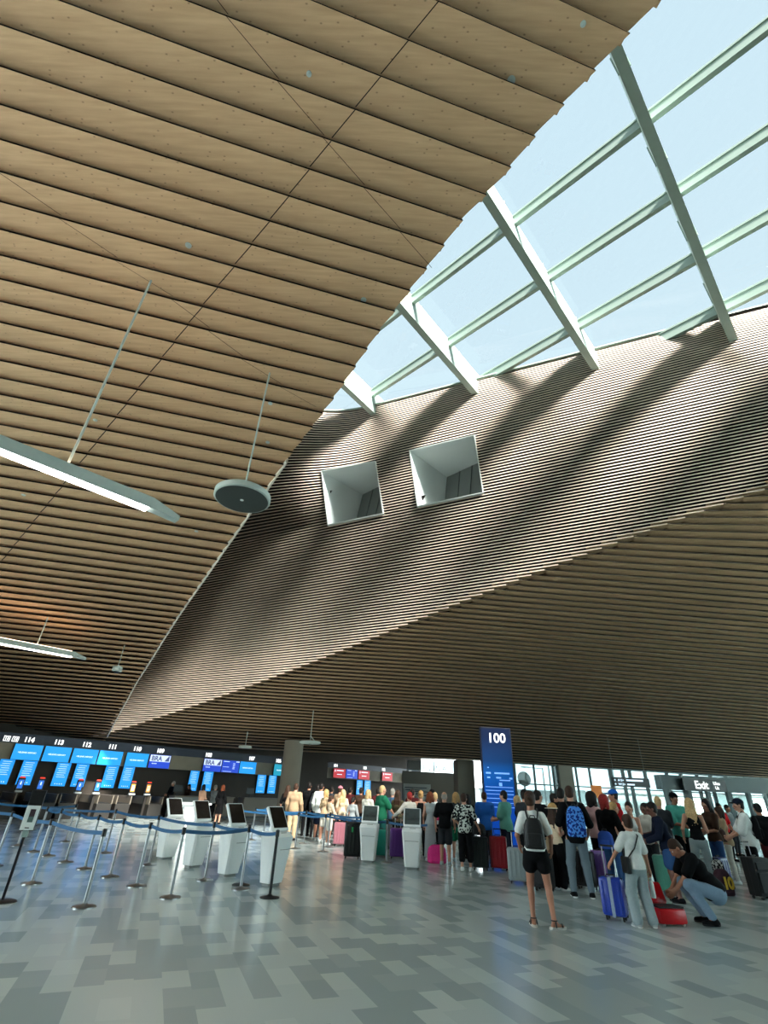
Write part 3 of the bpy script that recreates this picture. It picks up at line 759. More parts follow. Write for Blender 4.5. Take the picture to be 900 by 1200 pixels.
# draught lobby: deep header that carries the exit sign, with its posts
t = sroot('door_1', label='framed entrance lobby under the exit sign')
m_ = MB(); m_.box((23.9, 38.3, 2.95), (7.6, 1.0, .9), T=None); hdr = m_.build('header', FR, t)
for x in (20.3, 21.9, 23.2, 24.6, 26.0, 27.5):
    m_ = MB(); m_.box((x, 38.0, 1.25), (.22, .3, 2.5)); m_.build('post', FR, t)
ex = thing('exit_sign', 'black exit sign with white lettering over the entrance lobby', 'sign', (23.3, 37.7, 2.5), R(8))
m_ = MB(); m_.box((0, 0, .36), (4.1, .14, .74), bev=.01); m_.build('panel', BLACK, ex)
m_ = MB()
v, f = text_mesh('Exit', .66, .004, 'LEFT', .012); m_.add(v, f, T=Matrix.Translation((-1.2, -.075, .14)) @ Matrix.Rotation(PI/2, 4, 'X'))
v, f = text_mesh('Ulos', .27, .004, 'LEFT', .006); m_.add(v, f, T=Matrix.Translation((.25, -.075, .40)) @ Matrix.Rotation(PI/2, 4, 'X'))
v, f = text_mesh('Ut', .27, .004, 'LEFT', .006); m_.add(v, f, T=Matrix.Translation((.32, -.075, .13)) @ Matrix.Rotation(PI/2, 4, 'X'))
m_.build('lettering', LETTER, ex)
ds = thing('direction_sign', 'dark hanging direction sign with arrows and two white lines', 'sign', (14.2, 30.0, 2.37), R(4))
m_ = MB(); m_.box((0, 0, .22), (2.1, .12, .44), bev=.01); m_.build('panel', BLACK, ds)
m_ = MB()
def arrow(m, x, z, s): m.box((x, -.063, z), (s, .004, s*.2)); m.box((x, -.063, z), (s*.2, .004, s))
for z, tx in ((.25, 'A12+'), (.06, 'W12+')):
    arrow(m_, -.92, z+.05, .1)
    v, f = text_mesh(tx, .15, .003, 'LEFT', .003); m_.add(v, f, T=Matrix.Translation((-.76, -.063, z)) @ Matrix.Rotation(PI/2, 4, 'X'))
m_.box((.2, -.063, .31), (.95, .004, .08)); m_.box((-.05, -.063, .11), (.42, .004, .07))
m_.build('lettering', LETTERDIM, ds)
for x in (-.9, .9):
    m_ = MB(); m_.tube([(x, 0, .44), (x, 0, 2.55)], .012); m_.build('hanger', GREY, ds)
# ------------------------------------------------------------------ blue tower "100"
def tower_mat():
    m = bpy.data.materials.new('tower_blue'); m.use_nodes = True; nt = m.node_tree; b = nt.nodes['Principled BSDF']
    tc = nt.nodes.new('ShaderNodeTexCoord'); sx = nt.nodes.new('ShaderNodeSeparateXYZ'); nt.links.new(tc.outputs['Object'], sx.inputs[0])
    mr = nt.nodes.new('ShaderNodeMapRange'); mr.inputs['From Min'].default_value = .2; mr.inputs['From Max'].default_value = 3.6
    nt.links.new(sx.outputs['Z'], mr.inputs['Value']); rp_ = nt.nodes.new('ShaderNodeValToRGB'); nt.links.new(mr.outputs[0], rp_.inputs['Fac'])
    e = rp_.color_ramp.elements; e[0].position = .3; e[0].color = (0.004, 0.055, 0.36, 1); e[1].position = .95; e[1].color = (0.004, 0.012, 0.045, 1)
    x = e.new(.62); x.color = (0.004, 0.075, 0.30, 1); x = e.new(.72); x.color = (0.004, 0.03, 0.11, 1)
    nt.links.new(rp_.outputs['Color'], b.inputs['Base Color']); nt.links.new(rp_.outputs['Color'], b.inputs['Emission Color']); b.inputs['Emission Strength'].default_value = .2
    b.inputs['Specular IOR Level'].default_value = .15; b.inputs['Roughness'].default_value = .5
    return m
tw = thing('information_tower', 'tall dark blue tower sign with white number 100 behind the queue', 'sign', (4.15, 18.0, 0), R(0))
m_ = MB(); m_.box((0, .09, 1.86), (1.06, .18, 3.66), bev=.012); m_.build('casing', NAVY, tw)
m_ = MB(); m_.box((0, .09, .03), (1.2, .5, .06), bev=.01); m_.build('base_plate', GREY, tw)
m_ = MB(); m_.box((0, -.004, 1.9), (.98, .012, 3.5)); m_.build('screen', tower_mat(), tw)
m_ = MB(); v, f = text_mesh('100', .42, .003, 'CENTER', .004); m_.add(v, f, T=Matrix.Translation((.02, -.014, 3.22)) @ Matrix.Rotation(PI/2, 4, 'X')); m_.build('lettering', LETTER, tw)
m_ = MB()
m_.box((-.33, -.012, 2.46), (.05, .004, .03)); m_.box((-.33, -.012, 2.30), (.16, .004, .05)); m_.box((.12, -.012, 2.30), (.5, .004, .045)); m_.box((-.33, -.012, 2.17), (.1, .004, .04)); m_.box((0, -.012, 2.17), (.16, .004, .045)); m_.box((.2, -.012, 2.10), (.35, .004, .03)); m_.box((.05, -.012, 1.98), (.1, .004, .1)); m_.box((.4, -.012, 2.16), (.1, .004, .05))
for z in (1.9, 1.8, 1.7, 1.58, 1.46, 1.34): m_.box((0, -.012, z), (.9, .004, .02))
m_.build('listing', mat('listing_lines', '#6f9fe8', 0.5, emit=.28, var=0), tw)
# ------------------------------------------------------------------ hanging lamps and ceiling devices
WARM = mat('lamp_warm', (1.0, 0.72, 0.50), 0.5, emit=5.0, var=0); LAMPW = mat('lamp_white', (1.0, 0.97, 0.93), 0.5, emit=5.0, var=0)
LAMPGREY = mat('lamp_housing', '#b9c4c0', 0.45, var=0.02)
def linear_lamp(label, rod, L, zrod, c_off):
    """slim bar lamp along the 45 degree line; c_off: how far the bar runs beyond the rod"""
    t = thing('pendant_lamp', label, 'lamp', (rod[0], rod[1], rod[2]), R(45))
    x0, x1 = c_off-L, c_off; h = .17; w_ = .07
    m = MB()
    prof = lambda x, zt, zb: [(x, -w_, zb), (x, w_, zb), (x, w_, zt), (x, -w_, zt)]
    m.loft([prof(x0, .03, -.02), prof(x0+.42, h, 0), prof(x1-.42, h, 0), prof(x1, .05, -.02)]); m.build('housing', LAMPGREY, t)
    m = MB(); m.box(((x0+x1)/2, 0, -.012), (L-.9, .12, .03), bev=.005); m.build('diffuser', LAMPW, t)
    m = MB(); m.box(((x0+x1)/2, 0, h+.004), (L-1.0, .09, .012)); m.build('uplight', WARM, t)
    for x in (x1-1.55, x0+1.55):
        m = MB(); m.tube([(x, 0, h), (x, 0, zrod-rod[2]+.25*(x < x1-2))], .017, 8); m.build('rod', LAMPGREY, t)
    return t
linear_lamp('long slim bar lamp hanging at the left edge, the nearer and larger one', (-4.17, 5.22, 5.0), 6.2, 9.06, 1.55)
linear_lamp('small far bar lamp hanging low at the left edge', (-11.25, 16.15, 5.22), 6.2, 6.33, 1.55)
dk = thing('ceiling_speaker', 'round pale disc with dark grille hanging from a rod', 'speaker', (-2.42, 7.0, 5.82))
m_ = MB(); m_.lathe([(.30, .0), (.455, .0), (.47, .015), (.47, .10), (.44, .125), (.10, .14), (.07, .19), (.02, .20)], 40); m_.build('housing', LAMPGREY, dk, smooth=True)
m_ = MB(); m_.lathe([(.435, -.006), (.435, .004)], 40); m_.build('grille', mat('grille_dark', '#38403e', 0.8, var=0.12, scale=90), dk)
m_ = MB(); m_.lathe([(.03, -.014), (.03, -.004)], 16); m_.build('sensor', WHITE, dk)
m_ = MB(); m_.tube([(0, 0, .19), (0, 0, 3.0)], .016, 8); m_.build('rod', LAMPGREY, dk)
cm = thing('ceiling_camera', 'small pale box camera hanging from a thin rod at far left', 'camera', (-9.43, 18.15, 5.0))
m_ = MB(); m_.box((0, 0, .12), (.26, .26, .18), bev=.02); m_.build('housing', LAMPGREY, cm)
m_ = MB(); m_.lathe([(.07, -.02), (.09, .03), (.09, .05)], 16); m_.build('dome', BLACK, cm)
m_ = MB(); m_.tube([(0, 0, .2), (0, 0, 1.0)], .016, 6); m_.build('rod', LAMPGREY, cm)
def disc_pendant(x, y, z, ztop, r, label, bracket=False):
    t = thing('pendant_speaker', label, 'speaker', (x, y, z))
    m = MB(); m.lathe([(r*.92, 0), (r, .02), (r, .09), (r*.9, .11), (.06, .13)], 28); m.build('housing', LAMPGREY, t, smooth=True)
    m = MB(); m.tube([(0, 0, .12), (0, 0, ztop-z)], .02, 6); m.build('rod', LAMPGREY, t)
    if bracket:
        m = MB(); m.tube([(-.02, 0, .34), (.22, -.02, .1)], .025, 6); m.build('bracket', LAMPGREY, t)
        m = MB(); m.lathe([(.03, -.06), (.05, 0)], 10); m.build('sensor', GREY, t)
disc_pendant(-2.95, 24.6, 3.42, 4.85, .48, 'pale disc hanging above the round taupe pillar', True)
disc_pendant(-6.88, 28.7, 3.38, 4.2, .34, 'small pale disc hanging above counter 107')
disc_pendant(18.6, 23.5, 4.75, 6.2, .5, 'pale disc hanging from the slats at the far right edge', True)
# small white discs set into the boards
dots = [((2.11, 2.18), .055, 'largest white ceiling disc near the skylight edge'), ((2.72, 1.44), .035, 'white ceiling disc at the top near the roof corner'), ((-.53, 2.85), .035, 'white ceiling disc at the top left of the crossing joints'),
        ((-2.08, 5.43), .05, 'white ceiling disc left of the long dark joint'), ((.93, 5.53), .05, 'white ceiling disc below the crossing joints, close to the skylight edge'), ((-.43, 8.08), .045, 'white ceiling disc beside the rod of the round speaker'),
        ((-6.06, 12.39), .05, 'white ceiling disc below the bar lamp'), ((-4.03, 9.52), .045, 'white ceiling disc above the bar lamp'), ((-1.91, 12.74), .05, 'white ceiling disc below the round speaker'), ((-.37, 9.2), .045, 'white ceiling disc just above the round speaker')]
for (u_, r_), rad, lb in dots:
    k = math.floor(r_/A_W-A_K0); p_ = a_pt(u_, r_, a_z(k))
    m = MB(); m.lathe([(rad, -.014), (rad, 0.0)], 18); m.lathe([(rad*.35, -.022), (rad*.4, -.014)], 12)
    o = m.build('ceiling_sensor', LAMPGREY); o.location = p_; tag(o, lb, 'sensor', 'small white discs on the ceiling boards')
# ------------------------------------------------------------------ outside
BLD = mat('far_building', '#a9b5b5', 0.9, var=0.05, scale=.5)
for i, (x, y, w_, d_, h_, lb) in enumerate([(24, 92, 14, 10, 2.6, 'low pale building far outside, left'), (45, 95, 20, 10, 2.9, 'low pale building far outside, behind the exit'), (68, 92, 16, 10, 3.2, 'low pale building far outside, right')]):
    t = thing('far_building', lb, 'building', (x, y, 0))
    m = MB(); m.box((0, 0, h_/2), (w_, d_, h_)); m.build('walls', BLD, t)
    m = MB(); m.box((0, 0, h_+.1), (w_+.6, d_+.6, .2)); m.build('roof', GREY, t)
def pole(x, y, h_, lb, arm):
    t = thing('lamp_post', lb, 'lamp post', (x, y, 0))
    m = MB(); m.tube([(0, 0, 0), (0, 0, h_)], [.12, .07], 8); m.build('pole', FR, t)
    m = MB(); m.tube([(0, 0, h_-.1), (arm, 0, h_)], .05, 6); m.box((arm, 0, h_), (.7*abs(arm)/1.5, .25, .12)); m.build('lamp_head', FR, t)
pole(21.3, 68, 5.0, 'thin lamp post outside behind the tall glass, nearer the tower', -2.2)
pole(22.4, 69, 6.5, 'taller thin lamp post outside behind the tall glass', 1.2)
pole(29.2, 66, 5.2, 'lamp post with long arm outside, left of the direction sign', -2.2)
pole(30.4, 69, 6.8, 'tall post outside just left of the direction sign', .8)
dsh = thing('satellite_dish', 'round grey dish on a short mast outside, right of the tower', 'dish', (19.4, 70, 0))
m_ = MB(); m_.tube([(0, 0, 0), (0, 0, 3.0)], .12, 8); m_.build('mast', FR, dsh)
m_ = MB(); m_.lathe([(.05, -.12), (.5, -.1), (.85, .02), (.87, .06)], 24, T=Matrix.Translation((0, 0, 3.75)) @ Matrix.Rotation(R(75), 4, 'X')); m_.build('bowl', GREY, dsh)

t = thing('notice_sign', 'small orange square sign on a thin post rising above the queue', 'sign', (8.96, 22.0, 0), R(10))
m_ = MB(); m_.lathe([(.2, 0), (.2, .02), (.03, .03)], 20); m_.build('base', GREY, t)
m_ = MB(); m_.tube([(0, 0, .02), (0, 0, 1.75)], .018, 8); m_.build('post', GREY, t)
m_ = MB(); m_.box((0, -.02, 1.95), (.44, .03, .44), bev=.006); m_.build('panel', mat('sign_orange', '#d9791e', .5, emit=.05, var=.03), t)
# ------------------------------------------------------------------ belt barriers
BELTM = mat('barrier_belt', '#185580', 0.6, var=0.08, scale=4); BLKPOST = mat('black_metal', '#101113', 0.35, var=0.05)
POSTS = {}
def stanchion(key, x, y, label, black=False, g='steel belt barrier posts in the left maze'):
    t = thing('belt_barrier', label, 'barrier post', (x, y, 0), 0, g)
    mt = BLKPOST if black else CHROME
    m = MB(); m.lathe([(.165, 0), (.165, .012), (.15, .02), (.05, .032), (.03, .05)], 28); m.build('base', mt, t, smooth=True)
    m = MB(); m.lathe([(.026, .04), (.026, .90)], 14); m.build('post', mt, t, smooth=True)
    m = MB(); m.lathe([(.034, .86), (.034, .955), (.02, .965)], 14); m.build('belt_head', BLKPOST, t, smooth=True)
    POSTS[key] = (t, x, y); return t
def belt(a, b, z=.905, dz=.0, width=.055):
    """webbing pulled out of post a towards post b (belongs to a)"""
    t, x, y = POSTS[a]; xb, yb = b if isinstance(b, tuple) else POSTS[b][1:]
    d = Vector((xb-x, yb-y, 0)); L = d.length; u = d/L; n_ = Vector((-u.y, u.x, 0))*.0015; m = MB(); N = 8; rings = []
    for i in range(N+1):
        s = i/N; p = u*(.036+(L-.078)*s); sag = -.035*4*s*(1-s)
        rings.append([tuple(p-n_+Vector((0, 0, z-width/2+sag))), tuple(p+n_+Vector((0, 0, z-width/2+sag))), tuple(p+n_+Vector((0, 0, z+width/2+sag))), tuple(p-n_+Vector((0, 0, z+width/2+sag)))])
    m.loft(rings); m.build('belt', BELTM, t)
row1 = [('L0', -8.42, 13.6+1.3, 'steel barrier post at the far left edge of the maze'), ('s4', -7.70, 14.28, 'steel barrier post, second from the left in the long front row'), ('s5', -6.79, 13.40, 'steel barrier post, third from the left in the long front row'),
        ('s7', -5.93, 12.56, 'steel barrier post, fourth in the long front row'), ('s9', -5.01, 11.73, 'steel barrier post, fifth in the long front row, left of the first kiosk'), ('s11', -4.14, 10.90, 'steel barrier post, sixth in the long front row, in front of the first kiosk'),
        ('e', -3.22, 10.03, 'steel barrier post in front of the second kiosk from the left')]
for k, x, y, lb in row1: stanchion(k, x, y, lb)
for k, x, y, lb in [('s1', -9.52, 16.0, 'steel barrier post at the back left of the maze'), ('s3', -9.0, 17.4, 'rearmost steel barrier post at the left'), ('s8', -6.8, 15.26, 'steel barrier post in the back row, well left of the kiosks'), ('s12', -4.97, 13.5, 'steel barrier post in the back row, just left of the first kiosk'),
                    ('f', -3.2, 11.83, 'steel barrier post between the second and third kiosk'), ('g', -2.31, 11.05, 'steel barrier post in front of the third kiosk'), ('s6', -5.91, 10.72, 'steel barrier post in the front left, with one belt to its right'), ('s10', -4.15, 9.10, 'nearest steel barrier post, front of the maze'),
                    ('s13', -7.75, 12.45, 'steel barrier post right behind the dark info stand')]:
    stanchion(k, x, y, lb)
stanchion('blk', -1.66, 10.39, 'black barrier post in front of the fourth kiosk', True)
stanchion('blk2', -2.40, 11.46, 'black barrier post half hidden behind a steel post and the third kiosk', True)
for a, b in [('L0', 's4'), ('s4', 's5'), ('s5', 's7'), ('s7', 's9'), ('s9', 's11'), ('s11', 'e'), ('e', 'g'), ('s1', 's8'), ('s3', 's1'), ('s8', 's12'), ('s12', 'f'), ('f', 'g'), ('g', 'blk'), ('s6', 's10'), ('s13', 's6')]: belt(a, b)
belt('s13', (-11.5, 15.6)); belt('s1', (-13, 18.8))
G2 = 'steel belt barrier posts by the waiting crowd'
for k, x, y, lb in [('r1', -4.15, 20.41, 'steel barrier post left of the tan-shirted man, nearer one'), ('r2', -4.02, 21.9, 'steel barrier post left of the tan-shirted man, farther one'), ('r3', -2.30, 18.19, 'steel barrier post in front of the tan-shirted man'), ('r4', -2.25, 19.9, 'steel barrier post just right of the tan-shirted man'),
                    ('r5', -1.39, 17.63, 'steel barrier post left of the pink suitcase, nearer one'), ('r6', -1.36, 19.1, 'steel barrier post left of the pink suitcase, farther one'), ('j', .46, 15.75, 'steel barrier post between the two standing kiosks'), ('r7', -.2, 17.9, 'steel barrier post behind the black suitcase')]:
    stanchion(k, x, y, lb, g=G2)
for a, b in [('r1', 'r4'), ('r2', 'r1'), ('r4', 'r6'), ('r3', 'r5'), ('r5', 'j'), ('r6', 'r7')]: belt(a, b)
belt('j', (1.55, 15.2)); belt('r3', (-4.5, 19.2))
# ------------------------------------------------------------------ white self-service kiosks
KW = mat('kiosk_white', '#f4f7f6', 0.35, var=0.015); KS = mat('kiosk_screen', '#191512', 0.15, var=0.1); KSL = mat('kiosk_screen_lit', '#39413f', 0.15, emit=.06, var=0.2, scale=6)
def kiosk(x, y, rz, label, lit, group):
    """local -y is the customer's side"""
    t = thing('checkin_kiosk', label, 'kiosk', (x, y, 0), rz, group)
    w0, w1, d0, d1 = .36, .50, .30, .46
    ring = lambda w_, d_, z, dy=0.0, c=.04: [(-w_/2+c, -d_/2+dy, z), (w_/2-c, -d_/2+dy, z), (w_/2, -d_/2+c+dy, z), (w_/2, d_/2-c+dy, z), (w_/2-c, d_/2+dy, z), (-w_/2+c, d_/2+dy, z), (-w_/2, d_/2-c+dy, z), (-w_/2, -d_/2+c+dy, z)]
    m = MB(); m.loft([ring(w0, d0, .05), ring(w1, d1, .78, -.02), ring(w1, d1-.02, .80, -.01), ring(w1-.02, d1-.10, .86, .03)]); body = m.build('body', KW, t)
    m = MB(); m.loft([ring(w0-.06, d0-.06, 0), ring(w0-.06, d0-.06, .06)]); m.build('foot', GREY, t)
    m = MB(); m.box((0, -d1/2-.012, .62), (.34, .012, .008), T=Matrix.Rotation(R(6), 4, 'X')); m.build('slot', GREY, body)
    m = MB(); m.box((.02, -.12, .842), (.16, .1, .02), bev=.006); m.build('card_reader', BLACK, t)
    m = MB(); m.loft([ring(.22, .12, .83, .10, .02), ring(.16, .07, 1.0, .10, .02)]); m.build('neck', KW, t)
    T = Matrix.Translation((0, .03, 1.075)) @ Matrix.Rotation(R(-31), 4, 'X')
    m = MB(); m.box((0, 0, 0), (.45, .06, .47), bev=.02, T=T); hd = m.build('monitor', KW, t)
    m = MB(); m.box((0, -.032, .012), (.385, .006, .395), T=T); sc_ = m.build('screen', KSL if lit else KS, hd)
    if lit:
        m = MB()
        for (a, b, ww, hh) in ((-.08, -.06, .12, .05), (.09, -.05, .1, .06), (-.1, .09, .1, .02), (.02, .05, .06, .015), (.06, .0, .14, .015)): m.box((a, -.036, b), (ww, .002, hh), T=T)
        m.build('screen_text', mat('screen_glyph', '#1a1f1e', .3, var=0), sc_)
    return t
G3 = 'row of white kiosks in the belt maze'
# these stand in a row at right angles to the viewer's line, screens turned to the lower right
for x, y, lb in [(-5.02, 14.62, 'white kiosk, leftmost of the four in the maze'), (-3.97, 13.45, 'white kiosk, second from left of the four in the maze'), (-2.92, 12.47, 'white kiosk, third from left of the four in the maze'), (-1.86, 11.56, 'white kiosk behind the black barrier post, rightmost of the four')]:
    kiosk(x, y, R(56), lb, False, G3)
G4 = 'pair of white kiosks facing the viewer'
kiosk(-.02, 15.7, R(-6), 'white kiosk beside the black suitcase, left of the pair facing the viewer', True, G4)
kiosk(1.07, 14.72, R(-6), 'white kiosk right of the pair facing the viewer, beside the grey dress', True, G4)
t = thing('counter_pedestal', 'white pedestal counter behind the first two kiosks', 'counter', (-6.2, 19.6, 0), R(45))
m_ = MB(); m_.loft([[(-.28, -.22, .04), (.28, -.22, .04), (.28, .22, .04), (-.28, .22, .04)], [(-.42, -.32, 1.0), (.42, -.32, 1.0), (.42, .32, 1.0), (-.42, .32, 1.0)]]); m_.build('body', KW, t)
m_ = MB(); m_.box((0, 0, 1.03), (1.05, .8, .06), bev=.012); m_.build('worktop', KW, t)
m_ = MB(); m_.box((0, 0, .02), (.5, .38, .04)); m_.build('plinth', GREY, t)
# ------------------------------------------------------------------ dark info stand at the left edge
t = thing('info_stand', 'dark post stand with tilted white card holder at the left edge', 'stand', (-5.42, 9.2, 0), R(18))
m_ = MB(); m_.lathe([(.19, 0), (.19, .012), (.17, .022), (.05, .03)], 28); m_.build('base', BLKPOST, t, smooth=True)
m_ = MB(); m_.box((0, 0, .42), (.035, .035, .80)); m_.build('post', BLKPOST, t)
m_ = MB(); m_.box((0, -.01, .87), (.085, .03, .14), bev=.004); m_.build('clamp', mat('frosted_grey', '#8fa6a2', .4), t)
m_ = MB(); m_.box((0, 0, 1.16), (.20, .05, .56), bev=.008); bd_ = m_.build('back_board', BLKPOST, t)
m_ = MB(); m_.box((0, -.032, 1.06), (.19, .012, .33), bev=.003); cd = m_.build('card', WHITE, t)
m_ = MB(); m_.box((.01, -.0395, 1.125), (.075, .003, .10)); m_.box((.01, -.0395, 1.037), (.075, .003, .076), 1); m_.build('card_print', [mat('print_plum', '#3a2630', .5), mat('print_slate', '#4f6663', .5)], cd)
m_ = MB(); m_.box((0, -.0395, .925), (.06, .003, .014)); m_.build('card_slot', BLACK, cd)
# ------------------------------------------------------------------ figures: implicit surfaces polygonised with surface nets
def _seg(P, a, b, ra, rb):
    a = np.array(a, float); b = np.array(b, float); ab = b-a
    t = np.clip(((P-a)@ab)/max(float(ab@ab), 1e-9), 0, 1)
    return np.linalg.norm(P-a-t[:, None]*ab, axis=1) - (ra+(rb-ra)*t)
def _ell(P, c, r, M=None):
    q = P-np.array(c, float)
    if M is not None: q = q@M
    q = q/np.array(r, float); k = np.linalg.norm(q, axis=1)
    return (k-1)*min(r)*np.where(k > 1, 1.0, 1.0)
def _smin(a, b, k):
    h = np.clip(.5+.5*(b-a)/k, 0, 1)
    return b*(1-h)+a*h-k*h*(1-h)
class Sdf:
    """list of primitives blended together, then optional cuts"""
    def __init__(s): s.p = []; s.cuts = []
    def seg(s, a, b, ra, rb, k=.03): s.p.append(('s', tuple(a), tuple(b), ra, rb, k)); return s
    def ell(s, c, r, k=.03, M=None): s.p.append(('e', tuple(c), tuple(r), k, M)); return s
    def cut(s, pt, n): s.cuts.append((np.array(pt, float), np.array(n, float)/np.linalg.norm(n))); return s   # keeps the side away from n
    def carve(s, c, r, k=.01): s.p.append(('c', tuple(c), tuple(r), k)); return s
    def __call__(s, P):
        d = None
        for q in s.p:
            if q[0] == 's': e = _seg(P, *q[1:5]); k = q[5]
            elif q[0] == 'e': e = _ell(P, q[1], q[2], q[4]); k = q[3]
            else:
                e = -_ell(P, q[1], q[2]); h = np.clip(.5-.5*(e-d)/q[3]*-1, 0, 1); d = np.maximum(d, e); continue
            d = e if d is None else _smin(d, e, k)
        for pt, n in s.cuts: d = np.maximum(d, (P-pt)@n)
        return d
    def bounds(s):
        lo, hi = np.full(3, 1e9), np.full(3, -1e9)
        for q in s.p:
            if q[0] == 's':
                for c, r in ((q[1], q[3]), (q[2], q[4])): lo = np.minimum(lo, np.array(c)-r); hi = np.maximum(hi, np.array(c)+r)
            elif q[0] == 'e':
                r = max(q[2]); lo = np.minimum(lo, np.array(q[1])-r); hi = np.maximum(hi, np.array(q[1])+r)
        return lo, hi
def mesh_sdf(f, h):
    lo, hi = f.bounds(); lo = lo-2.5*h; hi = hi+2.5*h
    B = 5; n = np.maximum(np.ceil((hi-lo)/h/B).astype(int), 1)*B+1
    # coarse pass: only the blocks near the surface are sampled finely
    nb = (n-1)//B
    gc = np.stack(np.meshgrid(*[lo[i]+(np.arange(nb[i])+.5)*B*h for i in range(3)], indexing='ij'), -1).reshape(-1, 3)
    dc = f(gc).reshape(nb); near = np.abs(dc) < B*h*1.25+.012
    V = np.repeat(np.repeat(np.repeat(dc, B, 0), B, 1), B, 2); V = np.pad(V, ((0, 1), (0, 1), (0, 1)), mode='edge')
    m = np.repeat(np.repeat(np.repeat(near, B, 0), B, 1), B, 2); mm = np.zeros(V.shape, bool)
    mm[:-1, :-1, :-1] |= m; mm[1:, :-1, :-1] |= m; mm[:-1, 1:, :-1] |= m; mm[:-1, :-1, 1:] |= m; mm[1:, 1:, :-1] |= m; mm[1:, :-1, 1:] |= m; mm[:-1, 1:, 1:] |= m; mm[1:, 1:, 1:] |= m
    I = np.argwhere(mm); V[mm] = f(lo+I*h)
    s = V < 0
    c8 = [s[a:V.shape[0]-1+a, b:V.shape[1]-1+b, c:V.shape[2]-1+c] for a in (0, 1) for b in (0, 1) for c in (0, 1)]
    cnt = sum(x.astype(np.int8) for x in c8); act = (cnt > 0) & (cnt < 8); A = np.argwhere(act)
    if len(A) == 0: return [], []
    idx = np.full(act.shape, -1, np.int64); idx[act] = np.arange(len(A))
    acc = np.zeros((len(A), 3)); num = np.zeros(len(A))
    offs = [(0, 0, 0), (1, 0, 0), (0, 1, 0), (1, 1, 0), (0, 0, 1), (1, 0, 1), (0, 1, 1), (1, 1, 1)]
    for i, j in ((0, 1), (2, 3), (4, 5), (6, 7), (0, 2), (1, 3), (4, 6), (5, 7), (0, 4), (1, 5), (2, 6), (3, 7)):
        a = np.array(offs[i]); b = np.array(offs[j]); va = V[tuple((A+a).T)]; vb = V[tuple((A+b).T)]
        x = (va < 0) != (vb < 0); t = np.where(x, va/np.where(x, va-vb, 1), 0)
        acc += np.where(x[:, None], a+t[:, None]*(b-a), 0); num += x
    pts = lo+(A+acc/num[:, None])*h
    F = []
    for ax in range(3):
        u, w_ = [(1, 2), (2, 0), (0, 1)][ax]
        sl0 = [slice(None)]*3; sl1 = [slice(None)]*3; sl0[ax] = slice(0, -1); sl1[ax] = slice(1, None)
        E_ = np.argwhere(s[tuple(sl0)] != s[tuple(sl1)])
        E_ = E_[(E_[:, u] > 0) & (E_[:, w_] > 0)]
        E_ = E_[(E_[:, u] < act.shape[u]) & (E_[:, w_] < act.shape[w_]) & (E_[:, ax] < act.shape[ax])]
        if len(E_) == 0: continue
        du = np.zeros(3, int); du[u] = 1; dw = np.zeros(3, int); dw[w_] = 1
        q = np.stack([idx[tuple(E_.T)], idx[tuple((E_-du).T)], idx[tuple((E_-du-dw).T)], idx[tuple((E_-dw).T)]], 1)
        fl_ = s[tuple(E_.T)]
        q[~fl_] = q[~fl_][:, ::-1]
        F.append(q[(q >= 0).all(1)])
    return pts, (np.concatenate(F) if F else [])
def np_object(name, parts, mats, parent=None, smooth=True):
    """parts: list of (points, quads, material index)"""
    vs, fs, mi = [], [], []; o = 0
    for p, f, m in parts:
        if len(p) == 0: continue
        vs.append(np.asarray(p)); fs.append(np.asarray(f)+o); mi.append(np.full(len(f), m) if np.isscalar(m) else m); o += len(p)
    vs = np.concatenate(vs).astype(np.float32); fs = np.concatenate(fs).astype(np.int32); mi = np.concatenate(mi)
    me = bpy.data.meshes.new(name); me.vertices.add(len(vs)); me.vertices.foreach_set('co', vs.ravel())
    me.loops.add(fs.size); me.loops.foreach_set('vertex_index', fs.ravel())
    me.polygons.add(len(fs)); me.polygons.foreach_set('loop_start', np.arange(0, fs.size, 4)); me.polygons.foreach_set('loop_total', np.full(len(fs), 4))
    for m in mats: me.materials.append(m)
    me.polygons.foreach_set('material_index', mi.astype(np.int32)); me.polygons.foreach_set('use_smooth', [smooth]*len(fs))
    me.update(calc_edges=True); me.validate()
    ob = bpy.data.objects.new(name, me); COL.objects.link(ob)
    if parent: ob.parent = parent
    return ob
def cloth(name, col, rough=.85, var=.06, pattern=None, col2=None, scale=14):
    """woven cloth, optionally printed"""
    if name in _M: return _M[name]
    if not pattern: return mat(name, col, rough, var=var, scale=40, spec=.15)
    m = bpy.data.materials.new(name); m.use_nodes = True; nt = m.node_tree; b = nt.nodes['Principled BSDF']; b.inputs['Roughness'].default_value = rough; b.inputs['Specular IOR Level'].default_value = .15
    tc = nt.nodes.new('ShaderNodeTexCoord'); vo = nt.nodes.new('ShaderNodeTexVoronoi' if pattern == 'leaf' else 'ShaderNodeTexNoise'); vo.inputs['Scale'].default_value = scale
    nt.links.new(tc.outputs['Object'], vo.inputs['Vector']); rp = nt.nodes.new('ShaderNodeValToRGB'); rp.color_ramp.interpolation = 'CONSTANT'
    rp.color_ramp.elements[0].color = lin(col); rp.color_ramp.elements[1].color = lin(col2); rp.color_ramp.elements[1].position = .5
    if pattern == 'leaf':
        sp = nt.nodes.new('ShaderNodeSeparateColor'); nt.links.new(vo.outputs['Color'], sp.inputs[0]); nt.links.new(sp.outputs[0], rp.inputs['Fac'])
    else: nt.links.new(vo.outputs['Fac'], rp.inputs['Fac'])
    nt.links.new(rp.outputs['Color'], b.inputs['Base Color']); _M[name] = m
    return m
SKIN = {'fair': mat('skin_fair', '#c79077', .55, var=.05), 'tan': mat('skin_tan', '#a9735a', .55, var=.05), 'brown': mat('skin_brown', '#6b4334', .55, var=.05)}
